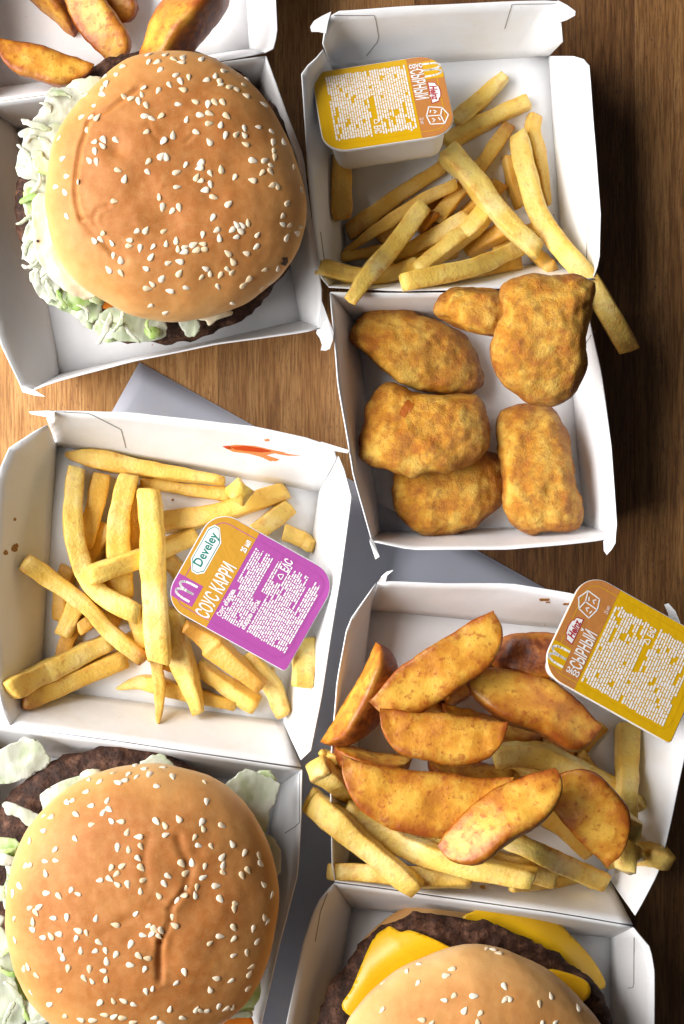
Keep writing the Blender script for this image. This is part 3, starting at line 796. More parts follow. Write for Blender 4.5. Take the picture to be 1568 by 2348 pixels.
# ------------------------------------------------------------------ chicken nuggets
def nugget(outline, label, th=1.9, grad=(0, 0), sink=.15, h0=4, lump=1.0, z=None):
    o2 = closed([c4(*p) for p in outline], 96)
    cx, cy = np.mean(o2, axis=0)
    rr = random.Random(sum(ord(c) * (i + 2) for i, c in enumerate(label)))
    off = Vector((rr.random() * 90, rr.random() * 90, rr.random() * 90))
    n = 92; ns = 96; edge = []; rm = float(np.mean([math.hypot(q[0] - cx, q[1] - cy) for q in o2]))
    def build(h):
        V = []; edge.clear()
        for i in range(n):
            q_ = (i + .5) / n * 2 - 1                      # -1 underside centre ... 1 top centre
            th_ = (1 - abs(q_)) * math.pi / 2; rad = math.sin(th_) ** .9 if abs(q_) < .999 else 0
            zz = math.copysign(max(0., 1 - rad ** 3.2) ** .55, q_)
            for j in range(ns):
                rx, ry = o2[j][0] - cx, o2[j][1] - cy; rl = math.hypot(rx, ry); k_ = (rm + (rl - rm) * rad ** 1.6) / rl * rad
                x = cx + rx * k_; y = cy + ry * k_
                hh = h + th / 2 * zz + grad[0] * (x - cx) * K + grad[1] * (cy - y) * K
                V.append(P(x, y, hh)); edge.append(max(0, 1 - abs(zz) * 1.35) ** 1.0)
        V.append(P(cx, cy, h - th / 2)); V.append(P(cx, cy, h + th / 2)); edge.extend([0, 0])
        return V
    h = z
    if z is None: h, V = settle(build, h0, sink)
    V = build(h)
    F = [f[::-1] for f in tube_faces(n, ns)]
    a = np.array([tuple(v) for v in V]); N = normals(a, F)
    c = P(cx, cy, h)
    if N[-1][2] < 0: N = -N; F = [f[::-1] for f in F]
    out = []
    for i in range(len(a)):
        q = (Vector(a[i]) - c)
        ctr = min(1, math.hypot(q.x, q.y) / .5)
        d = .14 * lump * fbm(q * .6 + off, 2) + .07 * lump * mnoise.noise(q * 1.7 + off) + .05 * ctr * mnoise.noise(q * 3.8 + off)
        out.append(Vector(a[i]) + Vector(N[i]) * d)
    o = mk('chicken_nugget', out, F, NUG, None, attrs={'edge': edge})
    tag(o, label, 'nugget', 'nuggets in the upper right carton'); add_sup(out, F)
    PANEL_BVH[o.name] = [BVHTree.FromPolygons(out, F)]
    return o
nugget([(450, 990), (480, 900), (640, 860), (760, 850), (860, 880), (875, 980), (865, 1080), (780, 1140), (680, 1180), (600, 1195), (530, 1170), (480, 1110), (455, 1050)], 'dark crisp nugget at the bottom left, half under another nugget', 1.5)
nugget([(612, 330), (640, 270), (700, 238), (780, 250), (870, 255), (960, 300), (960, 400), (880, 430), (740, 405), (660, 375)], 'knobbly nugget at the back beside the hinge', 2.4)
nugget([(283, 415), (310, 365), (380, 325), (480, 316), (560, 345), (650, 380), (730, 420), (775, 500), (797, 580), (790, 625), (700, 650), (600, 645), (540, 630), (470, 600), (420, 560), (370, 510), (300, 460)], 'long teardrop nugget at the upper left of the carton', 1.9, (-.12, -.05))
nugget([(850, 760), (890, 700), (980, 680), (1070, 690), (1110, 760), (1140, 850), (1145, 920), (1160, 1000), (1185, 1060), (1170, 1140), (1120, 1180), (1040, 1175), (980, 1190), (900, 1150), (875, 1080), (870, 960), (850, 870)], 'upright oblong nugget at the lower right of the carton', 1.9, (.05, -.06))
pale = nugget([(345, 690), (400, 615), (480, 612), (540, 640), (640, 650), (760, 648), (810, 680), (830, 760), (825, 840), (790, 890), (700, 940), (600, 955), (520, 970), (440, 945), (330, 905), (315, 830), (335, 750)], 'broad pale nugget with a dark pit, lying across the left middle', 1.7, (0, -.24))
decal('batter_pit', [c4(*p) for p in [(476, 726), (482, 706), (492, 690), (500, 676), (514, 670), (524, 682), (534, 684), (528, 702), (518, 716), (506, 722), (498, 738), (484, 732)]], pale, PIT, .004, .012, 4, None, 30)
nugget([(860, 260), (900, 210), (990, 180), (1060, 192), (1150, 180), (1220, 205), (1237, 245), (1215, 320), (1200, 400), (1190, 470), (1190, 560), (1150, 640), (1080, 690), (990, 690), (910, 650), (850, 580), (825, 480), (840, 400), (870, 330)], 'boot shaped nugget on top at the upper right', 1.7, (.03, .02))

# ------------------------------------------------------------------ burgers
def seg_dist(px, py, line):
    d = np.full(len(px), 1e9)
    for (ax, ay), (bx, by) in zip(line, line[1:]):
        ex, ey = bx - ax, by - ay; l2 = ex * ex + ey * ey + 1e-9
        t = np.clip(((px - ax) * ex + (py - ay) * ey) / l2, 0, 1)
        d = np.minimum(d, np.hypot(px - ax - t * ex, py - ay - t * ey))
    return d
def top_bun(parent, outline, hw, ht, hb, creases, dents, seeds, paleness=0, seed=1):
    ns = 180; nt = 78; nb = 10
    o2 = np.array(closed(outline, ns)); cx, cy = o2.mean(0)
    top = P(cx, cy, ht); V = []; crust = []
    ring = np.array([tuple(P(*q, hw)) for q in o2]); cen = ring.mean(0)
    for i in range(nt):
        ph = (i + .5) / nt * math.pi / 2
        r = math.sin(ph) ** .92; z = math.cos(ph) ** .82
        for j in range(ns):
            p = cen + (ring[j] - cen) * r; p[2] = hw + (ht - hw) * z; V.append(p); crust.append(min(1, z * 1.15))
    for i in range(nb):
        s = (i + 1) / nb; ph = s * math.pi / 2
        r = 1 - .16 * (1 - math.cos(ph)); z = math.sin(ph)
        for j in range(ns):
            p = cen + (ring[j] - cen) * r; p[2] = hw - (hw - hb) * z; V.append(p); crust.append(0)
    V.append(np.array((cen[0], cen[1], ht))); V.append(np.array((cen[0], cen[1], hb))); crust += [1, 0]
    V = np.array(V); F = tube_faces(nt + nb, ns)
    nrm = normals(V, F)
    if nrm[-2][2] < 0: F = [f[::-1] for f in F]; nrm = -nrm
    f = K * (1 - V[:, 2] / CAM_H); px = V[:, 0] / f + 784; py = 1173.5 - V[:, 1] / f
    disp = np.zeros(len(V)); cr = np.zeros(len(V))
    off = Vector((seed * 13.1, seed * 5.7, 0))
    for i in range(len(V)):
        q = Vector(V[i] - cen)
        disp[i] = .10 * mnoise.noise(q * .35 + off) + .05 * mnoise.noise(q * .9 + off) + .014 * mnoise.noise(q * 3.0 + off)
    upm = (np.arange(len(V)) < nt * ns)
    for line, dep, wd in creases:
        d = seg_dist(px, py, line)
        g = np.exp(-(d / wd) ** 2) * upm
        disp -= dep * .38 * g; disp += dep * .12 * np.exp(-((d - wd * 2.3) / (wd * 1.5)) ** 2) * upm
        cr = np.maximum(cr, g * min(.7, dep * 3.5))
    for (dx, dy), dep, wd in dents:
        disp -= dep * np.exp(-((px - dx) ** 2 + (py - dy) ** 2) / wd ** 2) * upm
    V = V + nrm * disp[:, None]
    b = mk('top_bun', V, F, BUN, parent, attrs={'crust': np.array(crust) * (1 - paleness), 'crease': cr})
    bv = BVHTree.FromPolygons([Vector(v) for v in V], F); add_sup(V, F)
    # sesame seeds, each a piece of the bun
    sd = SEED_ME
    rr = random.Random(seed)
    for (sx, sy) in seeds:
        q, nn = on_surface((sx, sy), [bv], .0)
        if q is None or nn.z < .05:
            continue
        o = bpy.data.objects.new('sesame_seed', sd[rr.randrange(len(sd))]); COL.objects.link(o); o.parent = b
        o.location = (q - ORG[b.name]) * S
        qt = nn.to_track_quat('Z', 'Y')
        e = qt.to_matrix().to_4x4()
        from mathutils import Matrix
        o.rotation_euler = (e @ Matrix.Rotation(rr.uniform(0, 6.283), 4, 'Z') @ Matrix.Rotation(rr.uniform(-.2, .2), 4, 'X')).to_euler()
        s_ = rr.uniform(.68, .92); o.scale = (s_, s_ * rr.uniform(.9, 1.1), s_)
    return b, bv
def seed_meshes():
    out = []
    for k in range(3):
        V = []; nr, ns = 7, 10
        for i in range(nr):
            u = -1 + 2 * (i + .5) / nr
            rad = math.sqrt(1 - u * u) * (.115 - .035 * u - .012 * k * u)
            for j in range(ns):
                a = 2 * math.pi * j / ns
                V.append((u * .185 * S, rad * math.cos(a) * S, rad * .42 * math.sin(a) * S))
        V += [(-.188 * S, 0, 0), (.2 * S, 0, 0)]
        me = bpy.data.meshes.new('sesame_seed'); me.from_pydata(V, [], tube_faces(nr, ns))
        me.polygons.foreach_set('use_smooth', [True] * len(me.polygons)); me.materials.append(SEED); out.append(me)
    return out
SEED_ME = seed_meshes()

def disc(name, parent, outline, h0, h1, mat, rough=.1, seed=1, crust=None, power=.35):
    """rough edged slab such as a patty or the lower bun"""
    ns = 150; n = 26; o2 = np.array(closed(outline, ns)); off = Vector((seed * 7.7, seed * 3.1, 0))
    V = []; hm = (h0 + h1) / 2; th = (h1 - h0) / 2
    cx, cy = o2.mean(0)
    rg = np.array([tuple(P(*q, hm)) for q in o2]); cen = rg.mean(0)
    for i in range(n):
        ph = -math.pi / 2 + math.pi * (i + .5) / n
        r = math.cos(ph) ** power; z = math.sin(ph)
        for j in range(ns):
            p = cen + (rg[j] - cen) * r; p[2] = hm + th * z; V.append(p)
    V.append(np.array((cen[0], cen[1], h0))); V.append(np.array((cen[0], cen[1], h1)))
    V = np.array(V); F = tube_faces(n, ns); N = normals(V, F)
    if N[-1][2] < 0: F = [f[::-1] for f in F]; N = -N
    for i in range(len(V)):
        q = Vector(V[i])
        V[i] += N[i] * rough * (1.1 * mnoise.noise(q * .9 + off) + 1.0 * mnoise.noise(q * 2.4 + off) + .6 * mnoise.noise(q * 5.5 + off))
    at = {'crust': [.35] * len(V), 'crease': [0] * len(V)}
    o = mk(name, V, F, mat, parent, attrs=at); add_sup(V, F); return o
def circle(cx, cy, rx, ry=None, wob=.02, seed=1, n=20):
    ry = ry or rx; out = []
    for i in range(n):
        a = 2 * math.pi * i / n; k = 1 + wob * mnoise.noise(Vector((math.cos(a) * 1.5 + seed * 9, math.sin(a) * 1.5, seed)))
        out.append((cx + rx * k * math.cos(a), cy + ry * k * math.sin(a)))
    return out
def leaf(parent, name, outline, h, mat, amp=.25, freq=1.1, conv=None, thick=.05, seed=0, dome=0, slope=(0, 0), step=7, jag=1.0, droop=None):
    o2 = [conv(*p) for p in outline] if conv else outline
    o2 = closed(o2, len(o2) * 5)
    cx, cy = np.mean(o2, axis=0); off = Vector((seed * 11.3, seed * 4.7, seed * 2.2))
    o2 = [(p[0] + jag * 5 * mnoise.noise(Vector((p[0] * .06, p[1] * .06, seed))) + jag * 3 * mnoise.noise(Vector((p[0] * .2, p[1] * .2, seed))),
           p[1] + jag * 5 * mnoise.noise(Vector((p[0] * .06 + 40, p[1] * .06, seed))) + jag * 3 * mnoise.noise(Vector((p[0] * .2 + 9, p[1] * .2, seed)))) for p in o2]
    pts, F = poly_fill(o2, step)
    rmax = max(math.hypot(p[0] - cx, p[1] - cy) for p in o2); V = []
    for p in pts:
        q = P(p[0], p[1], h); dr = math.hypot(p[0] - cx, p[1] - cy) / rmax
        s = q * freq + off
        rg = 1 - abs(mnoise.noise(s * 1.0)) * 2
        z = h + amp * (.8 * rg - .4 + .5 * mnoise.noise(s * 2.1) + .22 * mnoise.noise(s * 5)) + dome * (1 - dr * dr) + slope[0] * (p[0] - cx) * K + slope[1] * (cy - p[1]) * K
        if droop: z -= droop(p[0], p[1])
        V.append(P(p[0], p[1], z))
    o = mk(name, V, F, mat, parent, thick=thick); return o

# ---- upper left burger
seeds1 = [(683,250),(720,285),(682,283),(760,250),(798,270),(832,285),(842,262),(926,270),(735,320),(533,340),(564,303),(480,350),(486,385),(468,408),(471,432),(393,435),(430,484),(375,535),(418,537),(447,537),(400,597),(270,633),(237,660),(433,650),(476,641),(471,668),(532,642),(435,693),(410,736),(443,742),(288,726),(306,808),(357,833),(257,856),(298,881),(306,992),(542,780),(572,820),(525,922),(681,740),(678,788),(740,716),(763,720),(750,646),(672,605),(795,620),(698,543),(667,532),(739,531),(672,482),(636,463),(601,450),(571,444),(651,433),(658,402),(727,415),(778,389),(840,410),(828,372),(808,343),(866,354),(818,478),(948,367),(988,347),(1030,326),(1008,375),(1013,388),(1055,398),(1084,409),(1120,390),(1098,335),(1135,366),(1130,438),(897,466),(955,477),(986,468),(1022,468),(962,520),(919,527),(856,547),(1040,532),(960,566),(1013,572),(900,605),(1035,620),(1086,616),(962,651),(1122,588),(1121,620),(1128,661),(1185,583),(1211,479),(1246,603),(1253,653),(1255,692),(1260,722),(1301,650),(1320,627),(1345,616),(1350,648),(1386,714),(1161,736),(1215,736),(1244,758),(1242,786),(1203,791),(1159,827),(1249,850),(1272,852),(1347,766),(1382,868),(1318,932),(852,755),(811,790),(921,746),(916,770),(965,795),(1016,777),(1077,812),(902,813),(921,829),(966,845),(940,871),(980,904),(813,857),(730,903),(747,950),(790,967),(822,951),(1049,935),(977,997),(995,1056),(1087,1030),(1066,1054),(1104,1059),(1112,1034),(1138,1022),(1085,1087),(1297,990),(1297,1029),(1328,1034),(1316,1090),(1363,1070),(1378,1042),(1181,1076),(1177,1131),(1131,1162),(1047,1162),(1007,1092),(930,1076),(931,1118),(936,1143),(902,1147),(888,1122),(752,1060),(763,1117),(702,1131),(808,1104),(816,1142),(850,1133),(845,1155),(643,1138),(595,1101),(592,1127),(670,1056),(628,1060),(513,1115),(471,1072),(462,1099),(433,1104)]
seeds1 = [c1(*p) for p in seeds1] + [c2(*p) for p in [(521,140),(555,160),(499,205),(555,221),(670,200),(693,147),(773,174),(825,168),(823,222),(743,247),(698,271),(677,291),(781,303),(855,288),(925,240),(944,200),(963,222),(1011,229),(1045,204),(1065,218),(1069,169),(1000,283),(1117,277),(1141,249),(1213,206),(1275,199),(1237,266),(1199,291),(1068,360),(691,371),(760,403)]]
bA = empty('burger', P(385, 440, .1)); tag(bA, 'upper left sesame burger spilling shredded lettuce and white sauce', 'burger', 'burgers in the cartons')
disc('bottom_bun', bA, circle(385, 450, 300, 300, .03, 4), .12, 1.7, BUN, .03, 3)
disc('patty', bA, circle(372, 450, 334, 332, .05, 2), 1.7, 2.9, PATTY, .11, 5)
bun_o1 = [(400, 121), (505, 145), (600, 215), (662, 325), (699, 450), (690, 550), (655, 618), (575, 690), (480, 728), (390, 737), (300, 722), (235, 690), (170, 640), (125, 560), (108, 450), (120, 345), (148, 280), (200, 215), (290, 145)]
LV = [('lettuce_leaf', [(360, 300), (470, 270), (560, 290), (640, 360), (560, 560), (330, 590), (210, 580), (290, 440)], 4.0, LET_P, z1, 1),
      ('lettuce_leaf', [(130, 605), (200, 570), (440, 540), (500, 640), (450, 820), (400, 920), (230, 930), (135, 905), (122, 800), (165, 650)], 4.2, LET_P, z1, 2),
      ('lettuce_shred', [(235, 745), (300, 735), (360, 820), (420, 880), (300, 900), (250, 850)], 4.45, LET_G, z1, 3),
      ('lettuce_leaf', [(200, 960), (340, 880), (440, 940), (430, 1080), (300, 1120), (230, 1240), (185, 1180), (165, 1020)], 3.9, LET_P, z1, 4),
      ('lettuce_shred', [(185, 1010), (240, 1000), (260, 1090), (240, 1200), (200, 1200)], 4.1, LET_G, z1, 5),
      ('lettuce_leaf', [(200, 1250), (330, 1100), (470, 1300), (560, 1560), (440, 1720), (345, 1830), (215, 1660), (245, 1580), (170, 1500), (160, 1400)], 3.7, LET_P, z1, 6),
      ('lettuce_leaf', [(345, 1640), (560, 1500), (760, 1760), (690, 1960), (560, 1940), (430, 1860), (340, 1820)], 3.5, LET_P, z1, 7),
      ('lettuce_shred', [(490, 1740), (560, 1715), (640, 1760), (640, 1850), (540, 1880), (480, 1830)], 3.9, LET_G, z1, 8),
      ('lettuce_shred', [(640, 1730), (740, 1760), (720, 1840), (650, 1800)], 3.9, LET_G, z1, 9),
      ('lettuce_shred', [(540, 1910), (600, 1900), (670, 1990), (650, 2020), (590, 1970)], 3.2, LET_G, z1, 10),
      ('lettuce_leaf', [(430, 480), (470, 400), (560, 360), (720, 380), (765, 440), (750, 515), (640, 535), (500, 522)], 3.6, LET_P, c2, 11),
      ('lettuce_shred', [(470, 515), (530, 512), (528, 535), (480, 536)], 3.1, LET_G, c2, 12),
      ('lettuce_shred', [(660, 475), (710, 470), (735, 510), (690, 525)], 3.8, LET_G, c2, 13),
      ('lettuce_leaf', [(810, 420), (900, 420), (914, 480), (872, 520), (835, 480)], 3.5, LET_P, c2, 14)]
for nm, ol, h, m, cv, sd in LV:
    leaf(bA, nm, ol, h, m, .13, .8, cv, .035, sd, .1, step=4.5, jag=1.3)
def shreds(parent, spots, h, seed, mats, lmin=30, lmax=75):
    rr = random.Random(seed)
    for (x, y) in spots:
        a = rr.uniform(0, math.pi); L_ = rr.uniform(lmin, lmax); w_ = rr.uniform(7, 15); bend = rr.uniform(-.5, .5)
        up_, dn = [], []
        for t in np.linspace(-1, 1, 7):
            cx = x + math.cos(a) * t * L_ / 2 - math.sin(a) * bend * (1 - t * t) * 22; cy = y + math.sin(a) * t * L_ / 2 + math.cos(a) * bend * (1 - t * t) * 22
            ww = w_ * (1 - .5 * abs(t) ** 3) * rr.uniform(.75, 1.2) / 2
            up_.append((cx - math.sin(a) * ww, cy + math.cos(a) * ww)); dn.append((cx + math.sin(a) * ww, cy - math.cos(a) * ww))
        leaf(parent, 'lettuce_shred', up_ + dn[::-1], h + rr.uniform(-.15, .12), mats[rr.randrange(len(mats))], .05, .8, None, .035, rr.random() * 50, .04, (rr.uniform(-.12, .12), rr.uniform(-.12, .12)), 4, .6)
shreds(bA, [z1(*p) for p in [(330, 420), (420, 330), (260, 540), (230, 660), (330, 700), (190, 760), (280, 860), (190, 870), (260, 960), (230, 1080), (210, 1200), (270, 1300), (210, 1420), (220, 1540), (290, 1620), (380, 1740), (330, 1560), (450, 1800), (600, 1900), (300, 1480), (760, 2010), (820, 1960)]] + [c2(*p) for p in [(600, 480), (540, 440), (690, 460)]], 4.3, 4, [LET_P, LET_P, LET_P, LET_P, LET_P, LET_G])
leaf(bA, 'sauce', [(240, 1080), (360, 1040), (460, 1200), (560, 1500), (700, 1720), (660, 1800), (560, 1780), (400, 1680), (270, 1500), (230, 1260)], 4.42, SAUCE, .16, .8, z1, .1, 21, .3)
leaf(bA, 'sauce', [(340, 1480), (420, 1520), (460, 1660), (420, 1700), (360, 1600)], 4.5, SAUCE, .16, .8, z1, .1, 22, .2)
leaf(bA, 'sauce', [(910, 430), (1000, 400), (1055, 395), (1060, 412), (1000, 432), (960, 462), (945, 440)], 3.7, SAUCE, .1, .8, c2, .1, 23, .2, step=4, jag=.3)
leaf(bA, 'sauce', [(560, 215), (700, 190), (760, 240), (640, 330), (560, 300), (470, 280)], 3.9, SAUCE, .08, .6, z1, .08, 24, .1)
leaf(bA, 'carrot_slice', [(420, 345), (470, 320), (530, 370), (490, 385), (450, 375)], 3.5, CARROT, .05, .8, c2, .1, 25, 0, step=5, jag=.3)
creaseA = [([c1(*p) for p in [(640, 400), (560, 460), (500, 505), (440, 525), (405, 560), (395, 610), (370, 680), (350, 780), (345, 880), (355, 950), (370, 1000)]], .24, 4.2),
           ([c1(*p) for p in [(370, 1000), (430, 1000), (450, 960), (500, 940)]], .18, 3.2),
           ([c1(*p) for p in [(380, 1010), (440, 1080), (500, 1140), (570, 1190)]], .15, 7),
           ([c1(*p) for p in [(430, 1010), (470, 1090), (520, 1170)]], .1, 5),
           ([c1(*p) for p in [(580, 590), (650, 592), (680, 560), (700, 620), (760, 668), (850, 650), (890, 610)]], .07, 3.5),
           ([c1(*p) for p in [(840, 520), (760, 490), (700, 520)]], .05, 8),
           ([c1(*p) for p in [(600, 1030), (640, 1080), (720, 1110)]], .05, 8),
           ([c1(*p) for p in [(370, 455), (420, 480), (450, 520)]], .08, 3)]
dentsA = [(c1(530, 680), .16, 26), (c1(640, 850), .1, 40), (c1(900, 700), .08, 60), (c1(980, 900), .06, 30), (c1(760, 1020), .08, 40), (c1(1080, 760), .07, 40), (c1(700, 480), .05, 30)]
tbA, tbvA = top_bun(bA, bun_o1, 4.9, 7.0, 4.0, creaseA, dentsA, seeds1, 0, 3)
PANEL_BVH['bunA'] = [tbvA]
decal('burnt_spot', [c2(*p) for p in [(1290, 150), (1315, 148), (1318, 165), (1305, 185), (1285, 178), (1298, 165)]], tbA, BURNT, .03, .03, 4, 'bunA')
for q in ((174, 1106), (354, 1245)):
    leaf(bA, 'pepper_grain', [(c1(*q)[0] + 3.2 * math.cos(a), c1(*q)[1] + 3 * math.sin(a)) for a in np.linspace(0, 6.28, 7)[:-1]], 4.75, BURNT, 0, 1, None, .12, 3, step=3, jag=0)

# ---- lower left burger
seeds2 = [(552,230),(585,228),(622,243),(705,236),(492,260),(555,266),(590,278),(647,266),(748,276),(512,301),(538,293),(385,290),(430,299),(679,318),(372,342),(886,300),(465,380),(472,418),(446,432),(394,403),(329,440),(290,388),(312,380),(220,452),(397,484),(482,469),(523,471),(190,445),(187,510),(895,385),(676,470),(714,489),(774,460),(718,528),(874,474),(880,503),(961,488),(1085,424),(551,517),(600,537),(610,579),(509,583),(557,593),(598,631),(325,546),(128,553),(238,592),(196,643),(242,640),(110,663),(128,660),(197,695),(843,540),(860,575),(915,578),(1005,569),(1058,606),(1121,620),(1128,653),(481,671),(529,663),(505,698),(475,720),(432,725),(611,671),(622,724),(508,744),(553,743),(608,773),(786,653),(830,649),(805,693),(728,707),(711,740),(887,665),(880,713),(853,756),(962,625),(967,658),(966,691),(1047,704),(1073,682),(1141,743),(1176,790),(936,749),(803,760),(795,790),(765,812),(846,790),(688,793),(953,806),(1019,825),(1014,849),(202,781),(255,794),(308,768),(338,785),(84,750),(55,782),(130,845),(170,840),(155,865),(142,905),(140,938),(231,889),(289,886),(416,890),(501,919),(588,870),(745,885),(757,921),(62,890),(1145,886),(1158,905),(1011,930),(1096,935),(953,967),(909,997),(1011,979),(1113,990),(1069,1038),(1012,1050),(339,943),(374,953),(329,977),(254,958),(221,968),(186,973),(64,983),(643,923),(669,937),(655,958),(619,963),(688,968),(698,942),(566,1002),(429,993),(457,1030),(412,1032),(350,1030),(502,1047),(462,1076),(448,1117),(459,1154),(388,1110),(398,1162),(365,1150),(261,1031),(273,1059),(294,1107),(601,1052),(639,1063),(626,1110),(564,1092),(798,1123),(763,1170),(104,1108),(120,1100),(158,1138),(258,1200),(134,1212),(215,1262),(281,1314),(937,1150),(1000,1160),(909,1199),(1088,1100),(1080,1130),(1075,1192),(660,1195),(632,1207),(432,1255),(491,1248),(535,1247),(579,1263),(735,1283),(851,1285),(868,1290),(893,1291),(947,1271),(979,1281),(1008,1275),(453,1308),(494,1315),(531,1321),(402,1331),(350,1329),(668,1321),(792,1321),(577,1340),(700,1345)]
bC = empty('burger', P(310, 2070, .26)); tag(bC, 'lower left sesame burger with creased bun and dark patty behind it', 'burger', 'burgers in the cartons')
disc('bottom_bun', bC, circle(275, 2050, 300, 300, .03, 6), .28, 1.8, BUN, .03, 7)
disc('patty', bC, circle(276, 2042, 338, 334, .05, 7), 1.8, 3.0, PATTY, .11, 9)
LV2 = [('lettuce_leaf', [(960, 330), (1050, 250), (1110, 258), (1200, 300), (1208, 345), (1165, 440), (1150, 520), (1080, 560), (1000, 480), (950, 400)], 3.5, LET_P, 31, (0, 0)),
       ('lettuce_shred', [(1100, 258), (1170, 252), (1195, 290), (1150, 300)], 3.2, LET_G, 32, (0, 0)),
       ('lettuce_shred', [(10, 402), (30, 385), (100, 410), (170, 442), (200, 480), (140, 500), (70, 452), (30, 442)], 3.5, LET_P, 33, (0, 0)),
       ('onion_slice', [(185, 345), (290, 290), (420, 258), (480, 300), (380, 400), (230, 440), (185, 410)], 3.7, LET_P, 34, (0, 0)),
       ('onion_slice', [(610, 225), (650, 188), (690, 178), (745, 215), (760, 260), (640, 260)], 3.8, LET_P, 35, (0, 0)),
       ('onion_slice', [(350, 262), (400, 242), (430, 260), (400, 290), (360, 285)], 4.0, SAUCE, 36, (0, 0)),
       ('lettuce_shred', [(-20, 545), (50, 545), (95, 572), (92, 612), (-20, 625)], 3.6, LET_G, 37, (0, 0)),
       ('lettuce_shred', [(-20, 612), (70, 620), (110, 640), (60, 658), (-20, 652)], 3.8, LET_P, 38, (0, 0)),
       ('lettuce_shred', [(30, 690), (70, 655), (90, 740), (50, 850), (18, 832)], 3.7, LET_P, 39, (0, 0)),
       ('lettuce_shred', [(-20, 760), (20, 750), (60, 800), (20, 815), (-20, 800)], 3.6, LET_P, 40, (0, 0)),
       ('lettuce_leaf', [(-30, 960), (30, 950), (60, 1050), (70, 1180), (120, 1300), (60, 1400), (-30, 1400)], 3.7, LET_P, 41, (0, 0)),
       ('lettuce_leaf', [(30, 1150), (90, 1150), (180, 1280), (260, 1400), (60, 1400), (40, 1280)], 3.4, LET_G, 42, (0, 0)),
       ('lettuce_shred', [(100, 1240), (180, 1290), (260, 1380), (150, 1400), (110, 1330)], 3.9, LET_P, 43, (0, 0)),
       ('lettuce_leaf', [(1120, 540), (1165, 530), (1205, 580), (1218, 640), (1205, 700), (1150, 700)], 3.6, LET_P, 44, (0, 0)),
       ('lettuce_shred', [(1030, 1260), (1090, 1180), (1125, 1165), (1110, 1270), (1040, 1310)], 3.3, LET_G, 45, (0, 0)),
       ('lettuce_leaf', [(-30, 190), (60, 130), (130, 105), (190, 150), (215, 215), (170, 250), (100, 290), (-30, 305)], 2.7, LET_P, 46, (0, .2)),
       ('lettuce_shred', [(-20, 880), (15, 880), (18, 910), (-20, 930)], 3.6, LET_P, 47, (0, 0))]
for nm, ol, h, m, sd, sl in LV2:
    leaf(bC, nm, ol, h, m, .10, .7, cB2, .035, sd, .1, sl, step=5)
shreds(bC, [cB2(*p) for p in [(30, 1020), (40, 1120), (60, 1220), (120, 1310), (40, 1300), (170, 1340), (20, 585), (45, 700), (25, 780), (1160, 600)]], 3.95, 6, [LET_P, LET_P, LET_G])
leaf(bC, 'carrot_slice', [(960, 1340), (1000, 1315), (1080, 1310), (1085, 1370), (960, 1390)], 3.4, CARROT, .04, .8, cB2, .15, 48, 0, step=6, jag=.3)
leaf(bC, 'onion_slice', [(990, 1322), (1030, 1295), (1088, 1292), (1088, 1315), (1030, 1318)], 3.6, LET_P, .04, .8, cB2, .1, 49, 0, step=6, jag=.3)
bun_o2 = [cB2(*p) for p in [(640, 222), (760, 232), (880, 268), (980, 325), (1070, 410), (1140, 520), (1185, 640), (1205, 760), (1200, 900), (1165, 1050), (1105, 1180), (1020, 1285), (900, 1370), (740, 1430), (560, 1445), (390, 1415), (240, 1345), (130, 1240), (65, 1110), (35, 960), (35, 800), (60, 650), (120, 510), (210, 390), (330, 300), (480, 240)]]
creaseC = [([cB2(*p) for p in [(770, 540), (785, 600), (820, 660), (815, 720), (800, 770)]], .14, 8),
           ([cB2(*p) for p in [(800, 770), (760, 815), (738, 850), (740, 900), (715, 950), (695, 1000)]], .16, 5),
           ([cB2(*p) for p in [(695, 990), (690, 1060), (692, 1155)]], .26, 6),
           ([cB2(*p) for p in [(640, 540), (622, 640), (635, 740)]], .09, 9),
           ([cB2(*p) for p in [(450, 960), (560, 890), (640, 850), (735, 845)]], .06, 10),
           ([cB2(*p) for p in [(740, 850), (700, 820), (650, 810)]], .06, 4)]
dentsC = [(cB2(690, 1080), .12, 30), (cB2(560, 940), .05, 40), (cB2(800, 700), .06, 25), (cB2(850, 620), .06, 22), (cB2(900, 760), .06, 40)]
top_bun(bC, bun_o2, 5.0, 7.3, 4.1, creaseC, dentsC, [cB2(*p) for p in seeds2], 0, 5)

# ---- cheeseburger
seeds3 = [cB3(*p) for p in [(552,532),(505,560),(416,602),(548,605),(657,577),(679,552),(686,655),(649,671),(763,655),(727,711),(787,722),(880,619),(881,671),(898,665),(1015,686),(1058,655),(1162,700),(411,708),(563,747),(601,760),(778,757),(1077,757),(1025,762),(835,477),(858,490),(812,474),(470,800),(700,820),(900,840),(980,800),(1130,830),(640,860)]]
bD = empty('burger', P(1080, 2440, .26)); tag(bD, 'cheeseburger with melted yellow cheese at the bottom right edge', 'burger', 'burgers in the cartons')
disc('bottom_bun', bD, circle(1045, 2385, 300, 325, .03, 3), .28, 1.9, BUN, .04, 11)
pt3 = [(690, 2480), (715, 2380), (760, 2260), (810, 2185), (870, 2125), (935, 2100), (1020, 2098), (1110, 2112), (1200, 2150), (1290, 2196), (1360, 2250), (1405, 2330), (1422, 2450), (1380, 2620), (1250, 2740), (1050, 2780), (850, 2720), (730, 2620)]
leaf(bD, 'cheese_slice', [(1060, 2110), (1075, 2093), (1130, 2071), (1150, 2057), (1172, 2051), (1195, 2055), (1235, 2080), (1266, 2099), (1297, 2135), (1350, 2192), (1380, 2240), (1384, 2262), (1366, 2268), (1300, 2250), (1200, 2200), (1100, 2150)], 2.15, CHEESE, .03, .5, None, .13, 51, 0, (0, .0), 7, .1,
     droop=lambda x, y: .0016 * max(0, math.hypot(x - 1055, y - 2385) - 295) ** 1.5)
